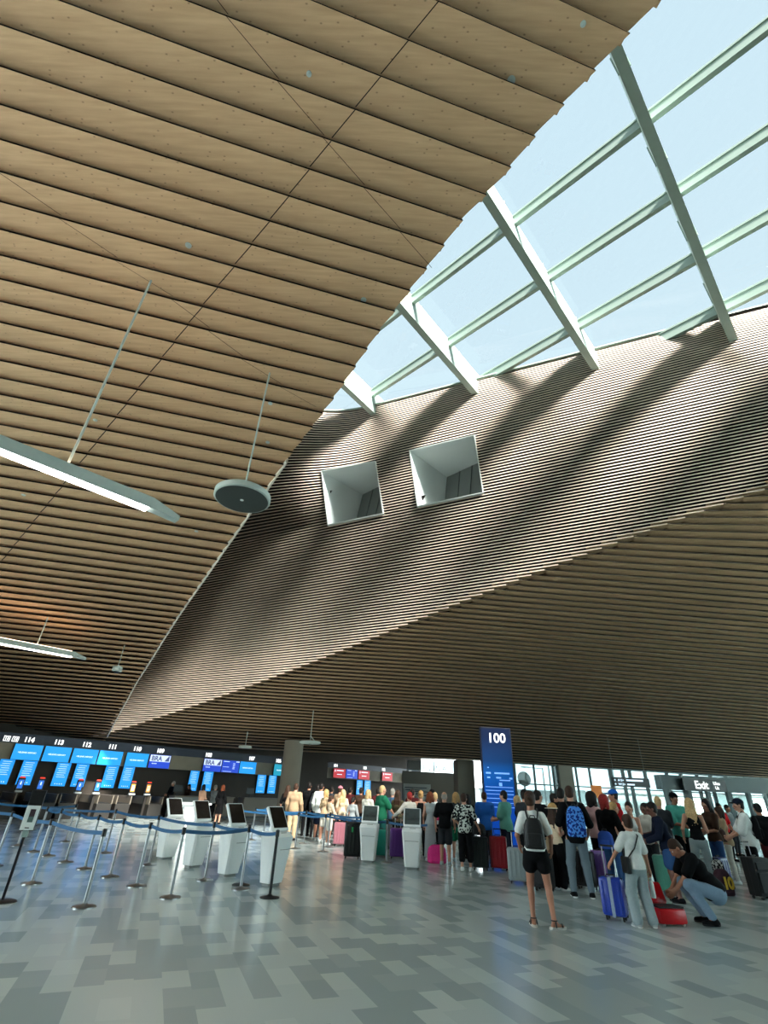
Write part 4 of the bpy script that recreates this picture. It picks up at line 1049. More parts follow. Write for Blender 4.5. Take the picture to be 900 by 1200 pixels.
LIPS = mat('lips', '#9a5548', .5, var=0); EYEW = mat('eye_white', '#e6e2dc', .3, var=0); IRIS = mat('eye_dark', '#1c1512', .3, var=0)
HAIR = {k: mat('hair_'+k, c, .6, var=.35, scale=60, spec=.3) for k, c in dict(brown='#3b2518', dark='#17100c', blonde='#b08a58', light='#c9a878', red='#8e1f1c', ginger='#7a3b1e', grey='#9a948c').items()}

# --- head and hands are made once and placed on every figure
def make_head():
    f = Sdf()
    f.ell((0, -.012, .035), (.074, .092, .088)); f.ell((0, .022, -.035), (.056, .066, .078), .04); f.ell((0, .058, -.078), (.030, .028, .026), .03)
    f.seg((0, .090, .012), (0, .106, -.030), .010, .0145, .016)                                     # nose
    for s in (-1, 1):
        f.ell((s*.010, .098, -.033), (.010, .010, .008), .008); f.ell((s*.045, .062, -.015), (.022, .022, .018), .03)     # nostrils, cheek bones
        f.ell((s*.031, .081, .030), (.026, .012, .008), .012)                                        # brows
        f.ell((s*.078, -.008, -.008), (.010, .020, .032), .010)                                      # ears
    f.ell((0, .090, -.058), (.024, .012, .006), .006); f.ell((0, .087, -.069), (.020, .012, .006), .006)   # lips
    f.seg((0, -.012, -.05), (0, -.030, -.150), .055, .058, .03)                                      # neck
    for s in (-1, 1): f.carve((s*.031, .100, .014), (.018, .016, .010))
    p, q = mesh_sdf(f, .0075)
    c = p[q].mean(1); mi = np.zeros(len(q), int); mi[(np.abs(c[:, 0]) < .026) & (c[:, 1] > .085) & (np.abs(c[:, 2]+.063) < .0105)] = 1
    parts = [(p, q, mi)]
    for s in (-1, 1):
        for r, y, m in ((.0125, .078, 2), (.0065, .0855, 3)):
            e = Sdf(); e.ell((s*.031, y, .013), (r, r, r)); a, b = mesh_sdf(e, .0045); parts.append((a, b, m))
    return parts
def make_hand(curl, spread=.006):
    """right hand hanging down: fingers along -z, palm facing +x side (towards the thigh), thumb forward (+y)"""
    f = Sdf(); f.ell((0, 0, -.045), (.015, .040, .050)); f.seg((0, 0, .02), (0, 0, -.03), .026, .024, .03)
    for i, (y, L) in enumerate(((.030, .072), (.010, .080), (-.010, .075), (-.029, .060))):
        a = np.array([0, y, -.082]); ang = 0; prev = a; r = .0092-(i == 3)*.001
        for k, seg in enumerate((.44, .31, .25)):
            ang += curl*(.5 if k == 0 else .75); nx = prev+np.array([-math.sin(ang), y*spread*4, -math.cos(ang)])*L*seg
            f.seg(prev, nx, r*(1-.07*k), r*(.93-.07*k), .004); prev = nx
    t0 = np.array([-.004, .030, -.028]); t1 = t0+np.array([-.014, .026, -.026]); t2 = t1+np.array([-.012-.02*curl, .010-.012*curl, -.030]); t3 = t2+np.array([-.008-.012*curl, -.004-.01*curl, -.022])
    f.seg(t0, t1, .013, .0115, .012); f.seg(t1, t2, .0105, .0095, .004); f.seg(t2, t3, .0092, .008, .004)
    return mesh_sdf(f, .0052)
HEAD = make_head(); HANDS = {'relaxed': make_hand(.32), 'grip': make_hand(1.15)}
def frame_to(zdir, ydir):
    z = np.array(zdir, float); z /= np.linalg.norm(z); y = np.array(ydir, float); y = y-z*(y@z)
    if np.linalg.norm(y) < 1e-4: y = np.array([0, 1, .1])-z*z[1]
    y /= np.linalg.norm(y); x = np.cross(y, z)
    return np.stack([x, y, z], 1)
def v3(*a): return np.array(a, float)

def person(label, x, y, face, H=1.72, skin='fair', build=1.0, female=False, hair=None, top=None, bottom=None, shoes=None, pose=None, hat=None, h=.012, group=None, extra=None, hands=('relaxed', 'relaxed'), kids=False):
    """face: compass heading the figure looks to (0 = away from the viewer, 90 = to the right). Local +y is the way it faces."""
    t = thing('person', label, 'person', (x, y, 0), -R(face), group)
    S = H/1.72; w_ = (.92 if female else 1.0)*build
    J = dict(pel=v3(0, 0, .93), wai=v3(0, .005, 1.08), che=v3(0, .0, 1.27), nek=v3(0, -.012, 1.445), hed=v3(0, .012, 1.605),
             shR=v3(.168*w_, -.012, 1.378), elR=v3(.225*w_, -.03, 1.115), haR=v3(.235*w_, .06, .875), shL=v3(-.168*w_, -.012, 1.378), elL=v3(-.225*w_, -.03, 1.115), haL=v3(-.235*w_, .06, .875),
             hiR=v3(.088, 0, .90), knR=v3(.098, .02, .485), anR=v3(.105, -.025, .085), hiL=v3(-.088, 0, .90), knL=v3(-.098, .02, .485), anL=v3(-.105, -.025, .085),
             look=v3(0, 1, -.05), up=v3(0, 0, 1), ftR=v3(.12, 1, 0), ftL=v3(-.12, 1, 0))
    for k, v in (pose or {}).items():
        if k != 'nocut': J[k] = v3(*v)
    def ik(a, t_, l1, l2, hint):
        d = t_-a; L = min(np.linalg.norm(d), (l1+l2)*.995); u = d/np.linalg.norm(d); k = (l1*l1-l2*l2+L*L)/(2*L); hh = math.sqrt(max(l1*l1-k*k, 0))
        n_ = hint-u*(hint@u); n_ /= np.linalg.norm(n_); return a+u*k+n_*hh, a+u*L
    for s_, sg in (('R', 1), ('L', -1)):
        if pose and 'ha'+s_ in pose and 'el'+s_ not in pose: J['el'+s_], J['ha'+s_] = ik(J['sh'+s_], J['ha'+s_], .285, .262, v3(sg*.45, -.75, -.5))
        if pose and 'an'+s_ in pose and 'kn'+s_ not in pose: J['kn'+s_], J['an'+s_] = ik(J['hi'+s_], J['an'+s_], .42, .415, v3(sg*.15, 1, 0))
    for k in J:
        if k not in ('look', 'up', 'ftR', 'ftL'): J[k] = J[k]*S
    b = S*(.94 if female else 1.0)*(build**.5)
    hs = S**.35 if kids else S**.7
    chest, waist, hip = (.150, .105, .155) if female else (.165, .135, .145)
    up_t = J['nek']-J['pel']; side = J['shR']-J['shL']; side = side/np.linalg.norm(side)
    def torso(f, g=0.0, low=True):
        for s_, hh in ((1, 'hiR'), (-1, 'hiL')):
            f.ell(J[hh]*.35+J['pel']*.65+v3(0, -.02, 0)*S, ((hip*.62+g)*b, (.105+g)*b, (.12+g)*b), .05)
        f.seg(J['pel']-side*.05*b, J['pel']+side*.05*b, (.095+g)*b, (.095+g)*b, .05)
        f.seg(J['wai']-side*(waist-.09)*b, J['wai']+side*(waist-.09)*b, (.092+g)*b, (.092+g)*b, .07)
        f.seg(J['che']-side*(chest-.10)*b*w_, J['che']+side*(chest-.10)*b*w_, (.108+g)*b, (.108+g)*b, .07)
        for s_ in 'RL': f.seg(J['nek']+v3(0, -.01, -.045)*S, J['sh'+s_]*.92+J['nek']*.08, (.050+g)*b, (.047+g)*b, .05)
        f.seg(J['nek']+v3(0, 0, -.03)*S, J['nek']*.6+J['hed']*.4, (.058+g*.3)*b, (.052)*b, .04)
        if female:
            for s_ in (-1, 1): f.ell(J['che']+side*s_*.065*b+v3(0, .085, -.02)*S, ((.058+g)*b, (.05+g)*b, (.058+g)*b), .04)
        return f
    def arm(f, s_, g=0.0, r=(.052, .040, .036, .026), to=1.0):
        sh, el, ha = J['sh'+s_], J['el'+s_], J['ha'+s_]
        if to <= .5:
            k = to*2; f.seg(sh, sh+(el-sh)*k, (r[0]+g)*b, (r[0]*(1-k)+r[1]*k+g*1.3)*b, .03)
        else:
            k = (to-.5)*2; f.seg(sh, el, (r[0]+g)*b, (r[1]+g)*b, .03); f.seg(el, el+(ha-el)*k, (r[2]+g)*b, (r[2]*(1-k)+r[3]*k+g)*b, .02)
        return f
    def leg(f, s_, g=0.0, r=(.088, .058, .056, .036), to=1.0, flare=0.0):
        hp, kn, an = J['hi'+s_], J['kn'+s_], J['an'+s_]
        if to <= .5:
            k = to*2; f.seg(hp, hp+(kn-hp)*k, (r[0]+g)*b, (r[0]*(1-k)+r[1]*k+g+flare)*b, .03)
        else:
            k = (to-.5)*2; f.seg(hp, kn, (r[0]+g)*b, (r[1]+g+flare*.5)*b, .03); f.seg(kn, kn+(an-kn)*k, (r[2]+g+flare*.5)*b, (r[2]*(1-k)+r[3]*k+g+flare)*b, .02)
            if g > 0: f.ell(kn, ((.066+g)*b,)*3, .03); f.ell(kn+(an-kn)*.28+v3(0, -.018, 0)*b, ((.048+g)*b, (.052+g)*b, (.097+g)*b), .03)
            if g == 0: f.ell(kn+(an-kn)*.28+v3(0, -.018, 0)*b, (.046*b, .05*b, .095*b), .03)
        return f
    # --- body: one continuous skin
    f = Sdf(); torso(f)
    for s_ in 'RL': arm(f, s_); leg(f, s_)
    for s_ in 'RL':
        an = J['an'+s_]; d = J['ft'+s_]; d = d/np.linalg.norm(d); base = an*1.0
        f.seg(an, an+d*.05*b+v3(0, 0, -.045)*b, .036*b, .034*b, .02); f.seg(an-d*.03*b+v3(0, 0, -.05)*b, an+d*.145*b+v3(0, 0, -.062)*b, .033*b, .024*b, .02)
    p, q = mesh_sdf(f, h); parts = [(p, q, 0)]
    Mh = frame_to(J['up'], J['look'])
    hc = J['hed']+v3(0, 0, .0)
    for a, c, m in HEAD: parts.append((hc+(a*hs*1.0)@Mh.T, c, m))
    for s_, kind in zip('RL', hands):
        a, c = HANDS[kind]; fore = J['ha'+s_]-J['el'+s_]; a = a*1.02*b
        if s_ == 'L': a = a*np.array([-1, 1, 1]); c = c[:, ::-1]
        zz = -fore/np.linalg.norm(fore); yy = v3(0, 1, 0) if abs(zz[1]) < .8 else v3(0, 0, 1)
        Mm = frame_to(zz, yy); parts.append((J['ha'+s_]+a@Mm.T, c, 0))
    np_object('body', parts, [SKIN[skin], LIPS, EYEW, IRIS], t)
    # --- clothes
    if top:
        kind, m, sl = top[:3]; hem = top[3] if len(top) > 3 else -.09; loose = top[4] if len(top) > 4 else .020
        f = Sdf(); torso(f, loose)
        if kind not in ('cami', 'dress'):
            for s_, hh in ((1, 'hiR'), (-1, 'hiL')): f.ell(J[hh]*.35+J['pel']*.65+v3(0, -.02, 0)*S, ((hip*.62+loose+.014)*b, (.105+loose+.008)*b, (.15+loose)*b), .05)
        for s_ in 'RL':
            if sl > 0: arm(f, s_, loose+.004, to=sl)
        ax = up_t/np.linalg.norm(up_t)
        f.cut(J['pel']+ax*hem*S, -ax); f.cut(J['nek']+ax*.028*S+(v3(0, 0, -.075)*S if kind == 'cami' else 0), ax)
        if kind == 'cami':
            for s_ in (-1, 1): f.cut(J['che']+side*s_*.135*b*w_+ax*.06, side*s_+ax*.35)
        p, q = mesh_sdf(f, h); pr = [(p, q, 0)]
        np_object({'shirt': 'shirt', 'tee': 'shirt', 'jacket': 'jacket', 'cami': 'camisole', 'dress': 'dress', 'sweater': 'sweater'}[kind], pr, [m], t)
        if kind == 'cami':
            for s_ in (-1, 1):
                a0 = J['che']+side*s_*.07*b+v3(0, .10, .04)*S; a1 = J['che']+side*s_*.085*b+v3(0, -.0, .165)*S; a2 = J['che']+side*s_*.07*b+v3(0, -.115, .04)*S
                mb_ = MB(); mb_.tube([a0, a1, a2], .009, 6); mb_.build('strap', m, t)
    if bottom:
        kind, m = bottom[:2]; f = Sdf(); ax = up_t/np.linalg.norm(up_t)
        g = bottom[2] if len(bottom) > 2 else .010
        if kind in ('trousers', 'wide', 'shorts', 'capri'):
            for s_, hh in ((1, 'hiR'), (-1, 'hiL')): f.ell(J[hh]*.35+J['pel']*.65+v3(0, -.02, 0)*S, ((hip*.62+g)*b, (.105+g)*b, (.12+g)*b), .05)
            f.seg(J['pel']-side*.05*b, J['pel']+side*.05*b, (.097+g)*b, (.097+g)*b, .05)
            f.seg(J['wai']-side*(waist-.10)*b, J['wai']+side*(waist-.10)*b, (.088+g)*b, (.088+g)*b, .07)
            to = dict(trousers=.97, wide=.97, shorts=bottom[3] if len(bottom) > 3 else .36, capri=.8)[kind]
            fl_ = dict(trousers=.004, wide=.035, shorts=.022, capri=.012)[kind]
            for s_ in 'RL': leg(f, s_, g, to=to, flare=fl_)
            
            if not (pose and 'nocut' in pose):
                hm = (top[3] if len(top) > 3 else -.09) if top else -.09
                f.cut(J['pel']+ax*max(hm+.03, -.07)*S, ax)
            if kind == 'shorts' or kind == 'capri':
                pass
            nm = 'shorts' if kind == 'shorts' else 'trousers'
        else:      # skirt or long dress skirt
            hem = bottom[3] if len(bottom) > 3 else .35
            f.seg(J['wai']-side*.03*b, J['wai']+side*.03*b, (.10+g)*b, (.10+g)*b, .06); f.ell(J['pel']+v3(0, -.01, -.02)*S, ((hip+g+.01)*b, (.115+g)*b, .14*b), .06)
            for s_ in (-1, 1): f.seg(J['pel']+side*s_*.05*b, v3(side[0]*s_*.08*b, 0, hem*S), (.105+g)*b, (.125+g)*b, .06)
            f.cut(v3(0, 0, hem*S), v3(0, 0, -1)); f.cut(J['pel']+ax*.12*S, ax); nm = 'skirt'
        p, q = mesh_sdf(f, h); np_object(nm, [(p, q, 0)], [m], t)
    if shoes:
        for s_ in 'RL':
            m, ms = (shoes if isinstance(shoes, tuple) else (shoes, None)); an = J['an'+s_]; d = J['ft'+s_]; d = d/np.linalg.norm(d); dz = v3(0, 0, 1)
            f = Sdf(); zb = an+dz*(-.048)*b
            f.seg(zb-d*.035*b, zb+d*.135*b-dz*.012*b, .046*b, .038*b, .03); f.seg(an+dz*-.01, zb, .044*b, .046*b, .03)
            f.cut(an+dz*(-.083)*b, -dz); f.cut(an+dz*.01*b, dz)
            p, q = mesh_sdf(f, min(h, .011)); so = np_object('shoe', [(p, q, 0)], [m], t)
            if ms:
                f = Sdf(); f.seg(zb-d*.037*b, zb+d*.137*b-dz*.010*b, .050*b, .042*b, .03); f.cut(an-dz*.0855*b, -dz); f.cut(an-dz*.060*b, dz); p, q = mesh_sdf(f, min(h, .011)); np_object('sole', [(p, q, 0)], [ms], so)
    # --- hair
    if hair:
        style, col = hair; m = HAIR[col] if isinstance(col, str) else col
        f = Sdf(); L = lambda *a: hc+(v3(*a)*hs)@Mh.T
        Ml = Mh
        def he(c, r, k=.02): f.ell(L(*c), tuple(np.array(r)*hs), k, Ml)
        vol = {'short': .008, 'crop': .004, 'bun': .012, 'long': .016, 'curly': .024, 'bob': .016, 'pony': .010, 'big': .05, 'balding': .003}[style]
        he((0, -.016, .040), (.076+vol, .094+vol, .090+vol))
        low = {'short': -.055, 'crop': -.05, 'bun': -.06, 'pony': -.05, 'balding': -.04}.get(style, -.10)
        he((0, -.045, -.02), (.070+vol, .058+vol, .075+vol*.5))
        if style in ('long', 'curly'):
            n = 7 if style == 'curly' else 5; ln = .34 if style == 'curly' else .30
            for i in range(n):
                xx = (i/(n-1)-.5)*.13; wv = .012*math.sin(i*2.4) if style == 'curly' else 0
                f.seg(L(xx*.8, -.05, 0), L(xx*1.2+wv, -.085, -.17), .04*hs, .038*hs, .02); f.seg(L(xx*1.2+wv, -.085, -.17), L(xx*1.15-wv, -.105, -.17-ln*(.55+.1*math.cos(i*1.7))), .038*hs, .018*hs, .02)
            for s_ in (-1, 1): f.seg(L(s_*.078, -.01, .03), L(s_*.088, -.005, -.16), .024*hs, .018*hs, .02)
        if style == 'curly':
            rnd = random.Random(5)
            for i in range(46):
                a = rnd.uniform(0, 2*PI); zz = rnd.uniform(-.42, .10); rr = .098 if zz > -.1 else .10
                if math.sin(a) > .25 and zz > -.12: continue
                yy = -.02 + (-.05 if zz < -.1 else 0)+math.sin(a)*rr*(1 if zz > -.1 else .45); f.ell(L(math.cos(a)*rr, yy, zz), (.022*hs,)*3, .012)
        if style in ('bob', 'big'):
            for s_ in (-1, 1): f.seg(L(s_*.07, -.015, .04), L(s_*(.085+vol*.4), -.01, -.11), (.03+vol*.5)*hs, (.03+vol*.4)*hs, .03)
            f.seg(L(0, -.07, .02), L(0, -.075, -.12), (.055+vol*.5)*hs, (.045+vol*.4)*hs, .03)
        if style == 'bun': he((0, -.115, .045), (.042, .038, .040), .015)
        if style == 'pony':
            f.seg(L(0, -.105, .05), L(0, -.135, -.03), .026*hs, .030*hs, .02); f.seg(L(0, -.135, -.03), L(0, -.12, -.20), .030*hs, .012*hs, .02)
        yv, zv, xv = Mh[:, 1], Mh[:, 2], Mh[:, 0]
        f.carve(L(0, .092, -.030), (.060*hs, .066*hs, .078*hs))
        f.cut(L(0, .066, .03), yv*.85-zv*.35)
        if style not in ('long', 'curly', 'bob', 'big'):
            f.cut(L(0, -.03, low), -zv*.9+yv*.45)
        if style == 'balding': f.cut(L(0, 0, .065), zv)
        p, q = mesh_sdf(f, min(h, .010)); np_object('hair', [(p, q, 0)], [m], t)
    if hat:
        kind, m, m2 = hat; L = lambda *a: hc+(v3(*a)*hs)@Mh.T; f = Sdf()
        f.ell(L(0, -.014, .052), tuple(np.array((.100, .118, .102) if kind == 'straw' else (.095, .113, .097))*hs), .02, Mh); f.cut(L(0, 0, .042), -Mh[:, 2]*.98-Mh[:, 1]*.12); p, q = mesh_sdf(f, .01)
        ho = np_object('hat' if kind == 'straw' else 'cap', [(p, q, 0)], [m], t)
        if kind == 'straw':
            mb_ = MB(); ring = []
            for r0, z0 in ((.088, .048), (.18, .028), (.182, .034), (.088, .056)): ring.append([tuple(L(r0*math.cos(a)*.95, r0*math.sin(a)*1.1-.01, z0)) for a in [2*PI*i/28 for i in range(28)]])
            mb_.loft(ring+[ring[0]], caps=False); mb_.build('brim', m2, ho, smooth=True)
            mb_ = MB(); rr = [[tuple(L(r0*math.cos(a)*.95, r0*math.sin(a)*1.13-.012, z0)) for a in [2*PI*i/28 for i in range(28)]] for r0, z0 in ((.097, .05), (.096, .085))]; mb_.loft(rr, caps=False); mb_.build('hat_band', BLACK, ho, smooth=True)
        else:
            f = Sdf(); f.ell(L(0, .105, .045), tuple(np.array((.072, .075, .012))*hs), .02, Mh); p, q = mesh_sdf(f, .006); np_object('peak', [(p, q, 0)], [m2 or m], ho)
    J['_S'] = S; J['_b'] = b
    return t, J
def to_world(t, p):
    """world position of a point given in the figure's own frame"""
    a = t.rotation_euler[2]; p = np.array(p); c, s = math.cos(a), math.sin(a)
    return (t.location[0]+c*p[0]-s*p[1], t.location[1]+s*p[0]+c*p[1], p[2])
def backpack(t, J, label, m, m2, wd=.29, ht=.42, dp=.16, drop=0.0, cat='backpack', patt=None):
    """a bag worn on the back of figure t"""
    S = J['_S']; o = thing('backpack', label, cat, t.location[:], t.rotation_euler[2])
    c = (J['che']+J['wai'])/2+v3(0, -.125-dp/2, .02-drop)*S
    ax = J['nek']-J['pel']; tilt = math.atan2(ax[1], ax[2])
    T = Matrix.Translation(Vector(c)) @ Matrix.Rotation(-tilt, 4, 'X')
    rings = []
    for z, a, d in ((-.5, .86, .8), (-.46, .98, 1), (-.1, 1, 1), (.25, .9, .9), (.42, .7, .72), (.5, .45, .45)):
        w2, d2 = wd/2*a, dp/2*d; rings.append([(w2*math.copysign(abs(math.cos(q))**.6, math.cos(q)), -dp/2*(d-1)*-.2+d2*math.copysign(abs(math.sin(q))**.6, math.sin(q)), z*ht) for q in [2*PI*i/20 for i in range(20)]])
    m_ = MB(); m_.loft(rings, T=T); m_.build('bag', m, o, smooth=True)
    m_ = MB(); m_.box((0, -dp/2-.012, -.2*ht), (wd*.7, .04, ht*.42), bev=.018, T=T); m_.build('front_pocket', patt or m, o)
    m_ = MB(); m_.tube([(-.045, .03, ht*.47), (-.03, .02, ht*.57), (.03, .02, ht*.57), (.045, .03, ht*.47)], .009, 6, T=T); m_.build('handle', m2, o)
    for s_ in 'RL':
        sh = J['sh'+s_]; m_ = MB(); k = .62
        pts = [c+v3((.07 if s_ == 'R' else -.07), dp/2, .42*ht), J['nek']*(1-k)+sh*k+v3(0, -.075, .035)*S, J['nek']*(1-k)+sh*k+v3(0, .01, .085)*S, J['nek']*(1-k)+sh*k+v3(0, .115, -.03)*S, sh*.8+J['che']*.2+v3(0, .13, -.17)*S, sh*.75+J['wai']*.25+v3(0, .04, -.12)*S, c+v3((.12 if s_ == 'R' else -.12), dp/2-.01, -.38*ht)]
        m_.tube(pts, .014, 6); m_.build('strap', m2, o, smooth=True)
    return o
# ------------------------------------------------------------------ luggage
RUB = mat('rubber', '#0b0b0c', .7, var=.05)
def suitcase(x, y, face, label, col, w_=.42, d_=.25, ht=.62, handle=0.0, ribs=True, soft=False, group=None, strap=None, lean=0):
    """hard or soft case on four wheels; face: compass heading of its broad side"""
    t = thing('suitcase', label, 'suitcase', (x, y, 0), -R(face), group)
    m = mat('case_'+col.lstrip('#'), col, .75 if soft else .32, var=.04)
    z0 = .055
    mb_ = MB(); mb_.box((0, 0, z0+ht/2), (w_, d_, ht), bev=.045 if not soft else .03); bo = mb_.build('shell', m, t, smooth=True)
    if ribs and not soft:
        for sd in (-1, 1):
            for i in range(4):
                mb_ = MB(); mb_.box((-w_*.33+w_*.22*i, sd*(d_/2+.001), z0+ht/2), (w_*.09, .014, ht*.82), bev=.006); mb_.build('rib', m, bo)
    if soft:
        mb_ = MB(); mb_.box((0, -d_/2-.012, z0+ht*.36), (w_*.84, .035, ht*.52), bev=.014); mb_.build('front_pocket', m, t)
        mb_ = MB(); mb_.box((0, -d_/2-.012, z0+ht*.78), (w_*.8, .03, ht*.22), bev=.012); mb_.build('front_pocket', m, t)
    mb_ = MB(); mb_.box((0, 0, z0+ht/2), (w_+.006, .012, ht+.006), bev=.003); mb_.build('zip', BLACK, t)
    mb_ = MB(); mb_.tube([(-.07, 0, z0+ht-.005), (-.06, 0, z0+ht+.028), (.06, 0, z0+ht+.028), (.07, 0, z0+ht-.005)], .011, 8); mb_.build('carry_handle', BLACK, t)
    for sx_ in (-1, 1):
        for sy in (-1, 1):
            mb_ = MB(); px_, py_ = sx_*(w_/2-.055), sy*(d_/2-.045)
            mb_.lathe([(.005, -.011), (.027, -.011), (.027, .011), (.005, .011)], 14, T=Matrix.Translation((px_, py_, .028)) @ Matrix.Rotation(PI/2, 4, 'Y')); mb_.box((px_, py_, .052), (.03, .03, .02)); mb_.build('wheel', RUB, t)
    if handle > 0:
        mb_ = MB()
        for sx_ in (-1, 1): mb_.tube([(sx_*.085, d_/2-.035, z0+ht-.01), (sx_*.085, d_/2-.035, z0+ht+handle)], .008, 8)
        hd = mb_.build('telescopic_handle', CHROME, t)
        mb_ = MB(); mb_.box((0, d_/2-.035, z0+ht+handle), (.21, .03, .028), bev=.009); mb_.build('grip', BLACK, hd)
    if strap:
        mb_ = MB(); mb_.box((0, 0, z0+ht/2), (.05, d_+.02, ht+.012), bev=.004); mb_.build('strap', mat('strap_'+strap.lstrip('#'), strap, .7), t)
    return t
def bag(x, y, z, face, label, col, w_=.4, d_=.2, ht=.4, name='backpack', cat='backpack', num=None):
    t = thing(name, label, cat, (x, y, z), -R(face)); m = col if not isinstance(col, str) else mat('bag_'+col.lstrip('#'), col, .7, var=.08)
    rings = []
    for q, a, d in ((0, .85, .85), (.06, 1, 1), (.5, 1, 1), (.8, .9, .85), (.95, .62, .6), (1, .35, .35)):
        rings.append([(w_/2*a*math.copysign(abs(math.cos(k))**.6, math.cos(k)), d_/2*d*math.copysign(abs(math.sin(k))**.6, math.sin(k)), q*ht) for k in [2*PI*i/20 for i in range(20)]])
    mb_ = MB(); mb_.loft(rings); mb_.build('bag', m, t, smooth=True)
    mb_ = MB(); mb_.box((0, -d_/2-.004, ht*.3), (w_*.66, .03, ht*.36), bev=.012); mb_.build('front_pocket', m, t)
    mb_ = MB(); mb_.tube([(-.05, 0, ht*.95), (-.04, 0, ht*1.1), (.04, 0, ht*1.1), (.05, 0, ht*.95)], .01, 6); mb_.build('handle', BLACK, t)
    if num:
        for i, ch in enumerate(num):
            v, f = text_mesh(ch, ht*.62, .004, 'CENTER', .012); mb_ = MB(); mb_.add(v, f, T=Matrix.Translation((-.062+.125*i, -d_/2-.024, ht*.28)) @ Matrix.Rotation(PI/2, 4, 'X')); mb_.build('digit', mat('number_yellow', '#e3b62c', .6, var=.03), t)
    return t
# ------------------------------------------------------------------ clothes
def C(n, c, **k): return cloth('cloth_'+n, c, **k)
cW, cBK, cNV = C('white', '#e2e5e2'), C('black', '#0c0c0e'), C('navy', '#141a2c')
cOFF, cCREAM, cBEI, cTAN, cPEACH = C('offwhite', '#d3cfc4'), C('cream', '#d9c3a6'), C('beige', '#b79c7c'), C('tan', '#a08569'), C('peach', '#d6a68c')
cGRY, cLGR, cDGR = C('grey', '#7c8386'), C('light_grey', '#a9afb0'), C('dark_grey', '#33363a')
cDEN, cLDEN, cGDEN, cPDEN = C('denim', '#2f4f7c'), C('light_denim', '#7f97ad'), C('grey_denim', '#66747d'), C('pale_denim', '#9ba9ad')
cGRN, cTEAL, cMINT, cBLU, cRED, cMAR, cBRN, cPNK = C('green', '#1f6b4e'), C('teal', '#5f9c8d'), C('mint', '#4fa595'), C('blue', '#1f56a0'), C('red', '#c8141c'), C('maroon', '#4a1a1d'), C('brown', '#3c2a20'), C('pink', '#c9a2a0')
cLEAF = C('leaf_print', '#16181a', pattern='leaf', col2='#c9cfc6', scale=26); cCAMO = C('blue_print', '#13297a', pattern='leaf', col2='#4f8fe0', scale=30)
WSH, BSH = (cW, mat('sole_white', '#d8dad6', .6, var=.03)), (cBK, mat('sole_white', '#d8dad6', .6)); BB = (cBK, BLACK); GSH = (cLGR, mat('sole_white', '#d8dad6', .6))
N = 'noarms'
front = dict(haR=(.09, .30, 1.06), haL=(-.09, .30, 1.06)); phone = dict(haR=(.05, .27, 1.22), haL=(-.08, .28, 1.10)); chestR = dict(haR=(.02, .24, 1.12)); rest = dict(haR=(.27, .12, .88), haL=(-.27, .12, .88))
backR = dict(haR=(.30, -.20, .82)); fwdR = dict(haR=(.22, .34, .95)); fwdL = dict(haL=(-.22, .34, .95)); hipL_ = dict(haL=(-.20, .10, 1.0)); faceR = dict(haR=(.10, .17, 1.50))
walk = dict(anR=(.10, .13, .085), anL=(-.10, -.13, .10)); walk2 = dict(anL=(-.10, .13, .085), anR=(.10, -.13, .10)); wide_ = dict(anR=(.15, 0, .085), anL=(-.15, 0, .085))
def mix(*ds):
    o = {}
    for d in ds: o.update(d)
    return o
# ================================================================== nearest figures
WOM, J = person('woman in white tee and black shorts wearing a small black backpack, nearest figure', 2.58, 9.07, 14, 1.71, 'tan', .96, True, ('bun', 'brown'), ('tee', cW, .36, .0, .018), ('shorts', cBK, .022, .20), None,
                dict(anL=(-.12, .02, .085), anR=(.17, -.05, .085), ftR=(.95, .5, 0), ftL=(-.15, 1, 0), haR=(.25, .12, .93), haL=(-.23, .14, .96), look=(.25, 1, -.1)), h=.009)
for s_ in 'RL':                                                     # sandals
    an, d = J['an'+s_], J['ft'+s_]/np.linalg.norm(J['ft'+s_]); S_ = np.array([d[1], -d[0], 0]); zb = an*np.array([1, 1, 0]); ring = []
    mb_ = MB()
    pl_ = [zb+d*a+S_*b for a, b in ((-.075, -.03), (-.06, -.04), (.06, -.042), (.13, -.046), (.17, -.03), (.185, 0), (.17, .03), (.13, .046), (.06, .042), (-.06, .04), (-.075, .03), (-.085, 0))]
    mb_.prism([p_[:2] for p_ in pl_], .0, .026); sd_ = mb_.build('sandal', mat('sandal_sole', '#c9c6bd', .6), WOM)
    for a, hgt_, w2 in ((.105, .052, .046), (.0, .105, .05)):
        mb_ = MB(); c_ = zb+d*a; mb_.tube([c_-S_*w2+v3(0, 0, .022), c_-S_*w2*.8+v3(0, 0, hgt_*.75), c_+d*.02+v3(0, 0, hgt_), c_+S_*w2*.8+v3(0, 0, hgt_*.75), c_+S_*w2+v3(0, 0, .022)], .011, 6); mb_.build('strap', BLACK, sd_)
    mb_ = MB(); c_ = an+v3(0, 0, .015); mb_.tube([c_+v3(math.cos(k)*.042, math.sin(k)*.042, 0) for k in [2*PI*i/12 for i in range(13)]], .008, 6); mb_.build('strap', BLACK, sd_)
backpack(WOM, J, 'small black leather backpack worn by the woman in black shorts', mat('black_leather', '#08080a', .55, var=.05), BLACK, .31, .40, .14, .03)

